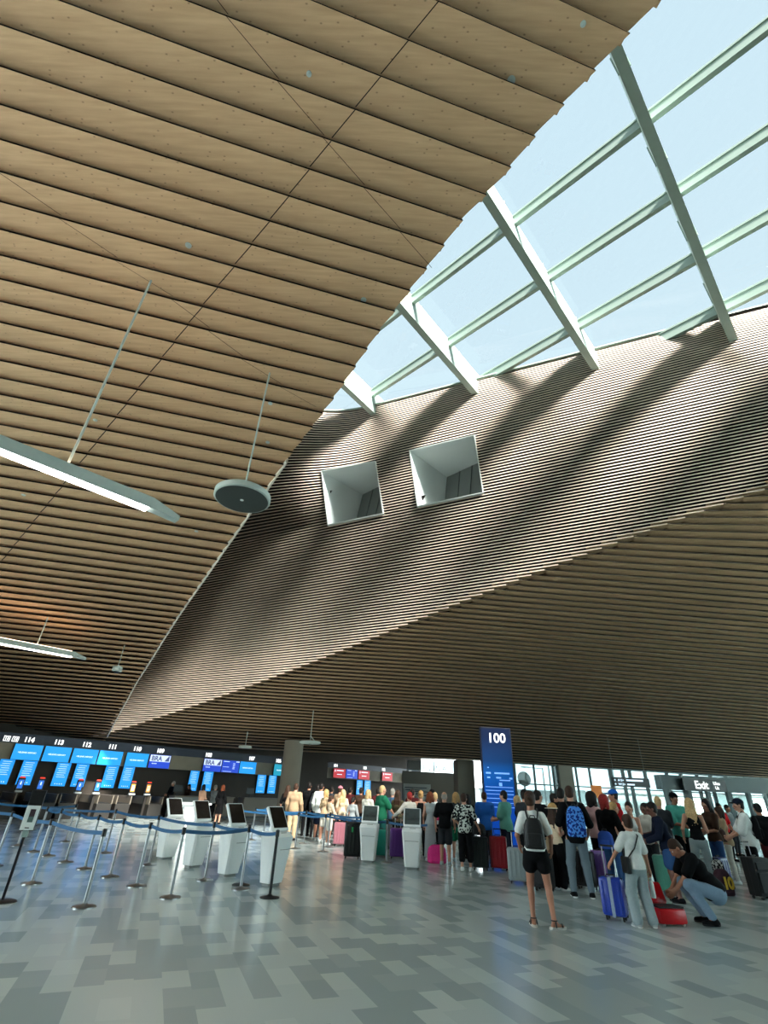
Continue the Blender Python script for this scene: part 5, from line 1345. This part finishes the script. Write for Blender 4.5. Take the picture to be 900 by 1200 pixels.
BOY, J = person('boy in white tee and wide grey jeans pulling a blue suitcase', 4.22, 9.31, -8, 1.43, 'fair', .95, False, ('short', 'brown'), ('tee', cW, .40, -.06, .022), ('wide', cPDEN, .022), GSH,
                dict(haL=(-.40, .20, .92), haR=(.34, .06, .72), look=(.1, 1, -.05), **wide_), h=.009, kids=True, hands=('grip', 'grip'))
o = thing('shoulder_bag', 'small black crossbody bag on the left hip of the boy in white', 'bag', BOY.location[:], BOY.rotation_euler[2]); k_ = J['_S']
mb_ = MB(); mb_.box((-.21*k_, -.03, .93*k_), (.07, .17, .22), bev=.02, T=None); mb_.build('bag', mat('black_leather', '#08080a', .55), o)
mb_ = MB(); mb_.tube([v3(-.20, -.08, 1.02)*k_, v3(-.05, -.155, 1.2)*k_, v3(.09, -.115, 1.40)*k_, v3(.10, -.01, 1.455)*k_, v3(.06, .12, 1.36)*k_, v3(-.10, .155, 1.15)*k_, v3(-.20, .03, 1.03)*k_], .010, 6); mb_.build('strap', BLACK, o, smooth=True)
suitcase(3.98, 9.78, 35, 'small blue suitcase with light strap in front of the boy in white', '#1d3fae', .36, .24, .50, .42, strap='#9fb0c8')
p_ = to_world(BOY, J['haR']+v3(0, .02, -.10))
bt = thing('bottle', 'white drinking bottle in the right hand of the boy', 'bottle', (p_[0], p_[1], p_[2]-.26))
mb_ = MB(); mb_.lathe([(.033, 0), (.036, .01), (.036, .17), (.03, .2), (.016, .215)], 20); mb_.build('body', WHITE, bt, smooth=True)
mb_ = MB(); mb_.lathe([(.018, .213), (.018, .245), (.012, .25)], 14); mb_.build('cap', LGREY, bt, smooth=True)
t = thing('open_suitcase', 'open bright red cabin suitcase on the floor by the squatting man', 'suitcase', (4.72, 9.62, 0), R(8))
mr_ = mat('case_red_bright', '#d40f1c', .3, var=.03)
mb_ = MB(); mb_.box((0, -.02, .125), (.46, .30, .20), bev=.04); mb_.build('shell', mr_, t, smooth=True)
T_ = Matrix.Translation((-.04, .12, .23)) @ Matrix.Rotation(R(-22), 4, 'X')
mb_ = MB(); mb_.box((0, .05, .155), (.36, .13, .30), bev=.04, T=T_); mb_.build('lid', mr_, t, smooth=True)
mb_ = MB(); mb_.box((0, -.02, .232), (.42, .26, .02)); mb_.build('lining', BLACK, t)
for a in (-.17, .17):
    for b_ in (-.13, .09):
        mb_ = MB(); mb_.lathe([(.005, -.012), (.028, -.012), (.028, .012), (.005, .012)], 14, T=Matrix.Translation((a, b_, .028)) @ Matrix.Rotation(PI/2, 4, 'Y')); mb_.build('wheel', LGREY, t)
CRO, J = person('man in black tee and blue jeans squatting over the red suitcase', 5.30, 9.66, -84, 1.80, 'tan', 1.05, False, ('crop', 'brown'), ('tee', cBK, .38, -.02, .022), ('trousers', cLDEN, .016), BB,
                dict(nocut=(1,), pel=(0, -.26, .40), wai=(0, -.20, .55), che=(0, -.06, .71), nek=(0, .06, .86), hed=(0, .175, .945), shR=(.175, .03, .83), shL=(-.175, .03, .83), hiR=(.09, -.26, .40), hiL=(-.09, -.26, .40),
                     knR=(.15, .15, .50), knL=(-.15, .15, .50), anR=(.12, -.10, .105), anL=(-.12, -.10, .105), haR=(.10, .36, .36), haL=(-.06, .40, .34), look=(0, .75, -.66), up=(0, .66, .75), ftR=(.1, 1, 0), ftL=(-.1, 1, 0)), h=.009, hands=('grip', 'grip'))
BPM, J = person('tall man in black shirt and grey jeans wearing a blue patterned backpack', 4.17, 11.66, 10, 1.87, 'fair', 1.0, False, ('short', 'brown'), ('tee', cBK, .5, -.12, .022), ('trousers', cGDEN, .014), BSH,
                dict(haR=(.26, .16, .95), haL=(-.24, .20, 1.0), look=(.3, 1, -.1), **wide_), h=.010)
backpack(BPM, J, 'large blue patterned backpack on the tall man in grey jeans', cCAMO, BLACK, .36, .52, .20, .04)
RHW, J = person('woman with bright red hair, black cardigan and blue jeans', 5.02, 12.0, 48, 1.74, 'fair', 1.0, True, ('bob', 'red'), ('sweater', cBK, .5, -.15, .026), ('trousers', cDEN, .016), BSH, dict(haR=(.2, .3, 1.0), haL=(-.15, .28, .95), look=(.5, 1, 0)), h=.011)
o = bag(4.80, 11.72, .80, 40, 'bright blue shoulder bag at the side of the red-haired woman', '#1d4fb0', .30, .14, .30, 'shoulder_bag', 'bag')
person('woman with straw hat, cream top and wide black trousers', 4.02, 12.45, 62, 1.52, 'fair', 1.0, True, ('long', 'brown'), ('tee', cCREAM, .30, -.03, .016), ('wide', cBK, .02), WSH, mix(chestR, dict(haL=(-.2, .2, 1.0))), ('straw', mat('straw', '#b98f57', .8, var=.15), mat('straw_pale', '#d8cdb6', .8, var=.1)), .011)
NAVM, J = person('dark-haired figure in navy sweater leaning forward behind the squatting man', 5.98, 11.6, -72, 1.66, 'brown', 1.0, False, ('short', 'dark'), ('sweater', cNV, .95, -.06, .026), ('shorts', cDEN, .018, .34), BB,
                 dict(che=(0, .06, 1.26), nek=(0, .11, 1.425), hed=(0, .16, 1.58), shR=(.175, .09, 1.37), shL=(-.175, .09, 1.37), haR=(.12, .40, 1.05), haL=(-.10, .38, 1.0)), h=.011)
person('woman in white camisole with dark hair, facing the viewer behind the boy', 5.78, 12.55, -140, 1.62, 'fair', .95, True, ('pony', 'dark'), ('cami', cW, 0, -.08), ('trousers', cBEI), WSH, front, None, .011)
CAPM, J = person('man in black cap and long white tee gripping a black suitcase handle', 8.50, 12.85, -62, 1.78, 'fair', 1.0, False, ('short', 'dark'), ('tee', cW, .5, -.22, .032), ('wide', cBK, .02), BSH, dict(haR=(.02, .34, 1.0), haL=(-.12, .33, 1.0), look=(-.1, 1, -.3)), ('cap', cNV, cBK), .011, hands=('grip', 'grip'))
backpack(CAPM, J, 'black backpack on the man in black cap and long white tee', cBK, BLACK, .30, .42, .15)
suitcase(8.24, 12.46, -20, 'large black soft suitcase in front of the man in long white tee', '#101012', .50, .28, .66, .26, soft=True)
CURL, J = person('woman with long curly blonde hair and pale grey jeans seen from behind', 7.55, 13.2, 20, 1.74, 'fair', 1.05, True, ('curly', 'light'), ('cami', cBK, 0, -.0), ('trousers', cPDEN, .018), WSH, dict(haR=(.16, .26, 1.02), haL=(-.26, .1, .95), look=(.3, 1, 0), **wide_), h=.011)
bag(7.60, 12.72, 0, -12, 'maroon backpack with big yellow number on the floor by the queue', mat('maroon_bag', '#3a1023', .7, var=.1), .36, .22, .46, num='10')
suitcase(8.02, 13.4, -30, 'dark violet-blue suitcase behind the maroon backpack', '#1c1d78', .40, .24, .56, 0)
bag(7.72, 12.98, .40, 0, 'black and white spotted pouch on top of the maroon backpack', C('spots', '#0e0e10', pattern='leaf', col2='#d7d7d3', scale=45), .22, .16, .2, 'pouch', 'bag')
# ------------------------------------------------------------------ middle of the queue
H2 = .014
person('man in black jacket with white collar looking down, left behind the woman with the backpack', 3.88, 13.0, 62, 1.78, 'fair', 1.0, False, ('short', 'dark'), ('jacket', cBK, .95, -.12, .026), ('trousers', cBEI), BSH, mix(phone, dict(look=(0, 1, -.5))), None, H2)
person('man with black hair in dark jacket behind the man with white collar', 3.78, 13.75, 40, 1.80, 'fair', 1.0, False, ('short', 'dark'), ('jacket', cDGR, .95), ('trousers', cBK), BB, front, None, H2)
person('dark-haired man raising a hand to his face behind the straw hat', 4.62, 14.1, 100, 1.74, 'fair', 1.0, False, ('short', 'dark'), ('tee', cDGR, .4), ('trousers', cBK), BB, mix(faceR, dict(haL=(-.1, .3, 1.1))), None, H2)
person('dark-haired man in black standing before the tall man with blue backpack', 4.52, 13.25, 30, 1.85, 'fair', 1.0, False, ('short', 'dark'), ('tee', cBK, .5), ('trousers', cDGR), BB, front, None, H2)
person('person with big dark hair behind the red-haired woman', 5.42, 13.7, 60, 1.78, 'tan', 1.0, True, ('big', 'dark'), ('tee', cPNK, .4), ('trousers', cBK), BB, front, None, H2)
person('woman with long straight blonde hair facing left beside the red-haired woman', 5.62, 13.0, 120, 1.60, 'fair', 1.0, True, ('long', 'blonde'), ('tee', cPEACH, .4), ('trousers', cBK), WSH, front, None, H2)
person('person in bright red jacket and blue cap above the boy', 6.2, 14.2, -70, 1.88, 'fair', 1.05, False, ('short', 'dark'), ('jacket', cRED, .95, -.12, .03), ('trousers', cBK), BB, phone, ('cap', C('cap_blue', '#1f63c4'), None), H2)
person('dark-faced man in pale top between the white camisole and the navy sweater', 6.6, 13.5, -110, 1.62, 'brown', 1.0, False, ('crop', 'dark'), ('tee', cOFF, .4), ('trousers', cDGR), BB, front, None, H2)
person('man with short blond hair behind the navy sweater', 7.32, 14.2, 20, 1.77, 'fair', 1.0, False, ('short', 'light'), ('tee', cDGR, .4), ('trousers', cBEI), BB, front, None, H2)
person('man in teal tee and dark cap facing the viewer', 8.05, 14.75, 170, 1.88, 'tan', 1.1, False, ('short', 'dark'), ('tee', cMINT, .42, -.1, .028), ('trousers', cBK), BB, front, ('cap', cBK, None), H2)
person('woman with long dark hair and brown top beside the curly blonde woman', 8.28, 13.75, -100, 1.76, 'tan', 1.0, True, ('long', 'dark'), ('tee', cBRN, .4, -.06), ('trousers', cDEN), BB, front, None, H2)
person('woman with light brown hair holding a brown bag, left of the long white tee', 9.02, 14.5, -60, 1.60, 'fair', 1.0, True, ('bob', 'brown'), ('tee', cBEI, .4), ('trousers', cOFF), WSH, front, None, H2)
bag(8.72, 14.12, .88, -60, 'dark brown leather bag held by the woman with light brown hair', '#3b1a12', .32, .16, .26, 'hand_bag', 'bag')
person('dark-clothed person with backpack at the right edge of the queue', 9.72, 14.0, 10, 1.72, 'tan', 1.0, False, ('short', 'dark'), ('jacket', cBK, .95), ('trousers', cMAR), BB, rest, None, H2)
person('person in red shirt far back in front of the entrance lobby', 12.6, 20.2, 170, 1.72, 'tan', 1.0, False, ('short', 'dark'), ('tee', cRED, .42), ('trousers', cBK), BB, rest, None, .016)
person('distant person in grey near the entrance lobby posts', 14.3, 22.4, 150, 1.68, 'tan', 1.0, False, ('short', 'dark'), ('tee', cGRY, .42), ('trousers', cDGR), BB, rest, None, .016)
suitcase(5.12, 12.92, 40, 'lilac suitcase behind the blue jeans of the red-haired woman', '#8d68b8', .42, .26, .62, 0)
suitcase(4.66, 12.72, 40, 'black suitcase between the grey jeans and the lilac suitcase', '#0e0e10', .42, .24, .62, 0)
suitcase(6.32, 12.55, 30, 'mint green suitcase behind the squatting man', '#58a892', .42, .25, .62, 0)
suitcase(3.30, 13.1, 15, 'silver grey suitcase just left of the bare legs of the nearest woman', '#8f9a9b', .42, .25, .60, .3)
suitcase(3.62, 12.3, 40, 'black suitcase behind the bare legs of the nearest woman', '#121214', .40, .25, .58, .25, soft=True)
# ------------------------------------------------------------------ in front of the blue tower
person('man in black tee and dark shorts with bald head, beside the grey dress', 2.05, 15.75, 12, 1.68, 'fair', 1.05, False, ('balding', 'grey'), ('tee', cBK, .40, -.08, .024), ('shorts', cDGR, .02, .42), GSH, rest, None, H2)
person('woman in black and white leaf-print shirt and black cropped trousers', 2.42, 14.68, 20, 1.66, 'fair', 1.08, True, ('short', 'brown'), ('tee', cLEAF, .40, -.10, .028), ('capri', cBK, .026), WSH, dict(haR=(.34, .20, .92), haL=(-.20, .12, 1.03), anR=(.09, .10, .085), anL=(-.09, -.08, .10)), None, .012)
person('woman in long light grey dress with brown hair, right of the pair of white kiosks', 1.72, 16.45, 5, 1.66, 'fair', .95, True, ('bob', 'ginger'), ('dress', cLGR, 0, -.05, .014), ('skirt', cLGR, .0, .10), WSH, dict(haR=(.2, .22, 1.05)), None, H2)
bag(1.98, 16.25, .98, 20, 'small magenta handbag at the elbow of the grey dress', '#c81f5e', .20, .10, .16, 'hand_bag', 'bag')
bag(1.86, 16.12, 0, 8, 'bright pink backpack on the floor behind the bare legs of the bald man', '#d8217e', .52, .26, .42)
person('man in royal blue tee seen from behind in front of the blue tower', 3.32, 16.45, 4, 1.73, 'fair', 1.12, False, ('crop', 'brown'), ('tee', cBLU, .42, -.14, .030), ('trousers', cDGR), BB, front, None, H2)
person('man in grey-green tee and dark shorts facing left by the red suitcase', 3.66, 15.42, -48, 1.77, 'fair', 1.08, False, ('short', 'dark'), ('tee', cTEAL, .42, -.12, .030), ('shorts', cNV, .02, .46), BSH, mix(front, dict(look=(0, 1, -.45))), None, H2)
suitcase(2.86, 15.1, 8, 'dark charcoal suitcase with black bag on top, left of the red one', '#1d2728', .42, .27, .66, 0)
suitcase(3.35, 15.15, 12, 'tall dark red suitcase beside the charcoal one', '#8e0f1c', .44, .27, .68, .15)
bag(2.86, 15.1, .757, 8, 'small black bag standing on the charcoal suitcase', '#15161a', .34, .2, .24, 'travel_bag', 'bag')
person('woman with curly light brown hair behind the leaf-print shirt', 2.52, 16.7, 20, 1.68, 'fair', 1.0, True, ('bob', 'blonde'), ('tee', cDGR, .4), ('shorts', cGRN, .02, .4), WSH, rest, None, H2)
person('person in black between the leaf-print shirt and the blue tee', 2.98, 17.4, -20, 1.64, 'fair', 1.0, True, ('bob', 'dark'), ('tee', cBK, .5), ('trousers', cBK), BB, front, None, H2)
person('blonde-haired woman in front of the right edge of the blue tower', 4.42, 16.9, 100, 1.66, 'fair', 1.0, True, ('bob', 'light'), ('tee', cBK, .4), ('trousers', cBK), BB, front, None, H2)
# ------------------------------------------------------------------ behind the pair of kiosks
person('man in dark green tee behind the left kiosk of the facing pair', .33, 17.6, 60, 1.79, 'fair', 1.08, False, ('crop', 'light'), ('tee', cGRN, .42, -.1, .028), ('trousers', C('teal_dark', '#1d5a55')), BB, fwdR, None, H2)
person('man in slate blue shirt behind the dark green tee', .72, 19.3, 20, 1.73, 'fair', 1.0, False, ('short', 'grey'), ('tee', C('slate', '#3f5a72'), .42), ('trousers', cDGR), BB, rest, None, H2)
person('woman in off-white shirt with pale hair, left of the dark green tee', -.12, 18.75, 30, 1.66, 'fair', 1.0, True, ('bob', 'light'), ('shirt', cOFF, .6), ('shorts', cDEN, .018, .3), WSH, front, None, H2)
person('woman with long brown hair between the two facing kiosks', .86, 18.3, 20, 1.67, 'fair', 1.0, True, ('long', 'brown'), ('tee', C('olive', '#4d4632'), .42), ('trousers', cBK), BB, front, None, H2)
person('woman with bright red ponytail and white sweater reaching left', 1.16, 17.15, -15, 1.64, 'fair', 1.0, True, ('pony', 'red'), ('sweater', cOFF, .95, -.06), ('trousers', cBK), BB, dict(haL=(-.42, .28, 1.05), haR=(.2, .2, .95)), None, H2)
person('woman with fair hair in a bun and black vest top, right of the red ponytail', 1.56, 17.75, 10, 1.69, 'fair', .95, True, ('bun', 'blonde'), ('cami', cBK, 0, -.06), ('trousers', cBK), BB, front, None, H2)
person('dark-haired person behind the fair bun', 1.46, 20.0, 10, 1.75, 'tan', 1.0, False, ('short', 'dark'), ('tee', cMAR, .42), ('trousers', cBK), BB, rest, None, H2)
person('person in white shirt right behind the grey dress', 2.06, 18.1, 10, 1.66, 'fair', 1.0, True, ('short', 'light'), ('tee', cW, .42), ('trousers', cBK), BB, rest, None, H2)
person('person in black cap behind the grey dress', 2.12, 19.6, 10, 1.75, 'tan', 1.0, False, ('short', 'dark'), ('tee', cDGR, .42), ('trousers', cBK), BB, rest, ('cap', cBK, None), H2)
suitcase(.80, 16.72, 5, 'purple suitcase between the two facing kiosks', '#5a2a7c', .44, .27, .68, .25)
suitcase(.32, 16.85, 5, 'teal suitcase left of the purple one', '#14806f', .40, .25, .62, 0)
suitcase(-.48, 16.3, 2, 'large black suitcase with green tag left of the left facing kiosk', '#0d0f0f', .46, .28, .80, 0)
mb_ = MB(); mb_.box((-.50, 16.142, .68), (.05, .012, .12), bev=.004); tag(mb_.build('luggage_tag', mat('tag_green', '#1f8a4c', .5)), 'green luggage tag on the large black suitcase', 'tag')
# ------------------------------------------------------------------ crowd at the left belts
person('man in tan shirt and light trousers seen from behind beside the pillar', -2.86, 20.9, 8, 1.77, 'fair', 1.08, False, ('short', 'brown'), ('shirt', cTAN, .95, -.12, .03), ('trousers', cBEI, .02), BB, rest, None, H2)
person('woman with long brown hair left of the tan-shirted man', -3.32, 22.0, 20, 1.70, 'fair', 1.0, True, ('long', 'brown'), ('tee', cBK, .42), ('trousers', cBK), BB, rest, None, H2)
person('tall dark-clothed person right of the tan-shirted man', -2.60, 23.0, 10, 1.84, 'tan', 1.0, False, ('short', 'dark'), ('jacket', cBK, .95), ('trousers', cBK), BB, rest, None, H2)
person('person with long dark hair in black, left of the white shirt', -2.2, 22.6, 10, 1.76, 'tan', 1.0, True, ('long', 'dark'), ('jacket', cDGR, .95), ('trousers', cBK), BB, rest, None, H2)
person('man in white shirt and dark shorts behind the belts', -1.94, 21.3, 20, 1.82, 'tan', 1.05, False, ('short', 'dark'), ('shirt', cW, .95, -.12, .03), ('shorts', cNV, .02, .42), GSH, rest, None, H2)
person('woman with blonde hair in beige top right of the white shirt', -1.68, 20.6, 40, 1.61, 'fair', 1.0, True, ('bob', 'blonde'), ('tee', cBEI, .42), ('shorts', cOFF, .02, .4), WSH, rest, None, H2)
person('girl in cream top and pale shorts behind the pink suitcase', -1.42, 19.75, 60, 1.42, 'fair', .95, True, ('pony', 'brown'), ('shirt', cCREAM, .95, -.06), ('shorts', cOFF, .018, .4), WSH, dict(haL=(-.3, .3, .95), haR=(.2, .3, .95)), None, H2)
person('girl with long light blonde hair behind the pink suitcase', -1.06, 20.75, 10, 1.62, 'fair', .95, True, ('long', 'light'), ('tee', cCREAM, .42), ('shorts', cNV, .018, .4), WSH, rest, None, H2)
person('man in tan jacket and pink cap behind the long blonde hair', -1.28, 22.4, 30, 1.75, 'fair', 1.0, False, ('short', 'brown'), ('jacket', cTAN, .95), ('trousers', cDGR), BB, rest, ('cap', C('cap_rose', '#b5707a'), None), H2)
person('dark-haired girl in light grey top and blue shorts near the black suitcase', -.66, 20.05, 20, 1.42, 'fair', 1.0, True, ('pony', 'dark'), ('shirt', cLGR, .95, -.06), ('shorts', cDEN, .018, .4), BSH, rest, None, H2)
for x, y, lb, col in [(-.92, 23.5, 'dark-clothed man at the back, above the girl in light grey', cMAR), (-.45, 23.0, 'dark-haired woman in brown at the back, left of the off-white shirt', cBRN), (-1.75, 24.2, 'dark-clothed person far back between white shirt and tan jacket', cDGR), (.25, 22.6, 'dark-clothed person far back above the dark green tee', cMAR)]:
    person(lb, x, y, 10, 1.74, 'tan', 1.0, False, ('short', 'dark'), ('jacket', col, .95), ('trousers', cBK), BB, rest, None, .016)
suitcase(-1.02, 19.62, 4, 'dusty pink suitcase behind the belts', '#b2707c', .42, .26, .62, 0)
# ------------------------------------------------------------------ at the near counters
person('clerk in dark suit behind the desk below 109', -11.1, 31.1, 215, 1.70, 'fair', 1.0, False, ('short', 'grey'), ('jacket', cBK, .95, -.12, .03), ('trousers', cBK), BB, front, None, .016)
person('person with dark hair at the desk, right of the suited clerk', -10.42, 31.78, 200, 1.58, 'tan', 1.0, True, ('long', 'dark'), ('jacket', cBRN, .95), ('trousers', cBK), BB, front, None, .016)
person('woman in peach cardigan at the counter below 108', -8.63, 28.6, 20, 1.60, 'fair', 1.0, True, ('bob', 'dark'), ('jacket', cPEACH, .95), ('trousers', cBK), BB, front, None, .016)
person('person in grey shirt at the counter beside the peach cardigan', -8.3, 29.6, 20, 1.60, 'fair', 1.0, False, ('short', 'grey'), ('shirt', cGRY, .95), ('trousers', cBK), BB, front, None, .016)
person('woman with reddish hair and black coat at the counter below 108', -7.32, 27.4, 15, 1.62, 'fair', 1.05, True, ('bob', 'ginger'), ('jacket', cBK, .95, -.2, .03), ('skirt', cBK, .01, .45), BB, rest, None, .016)
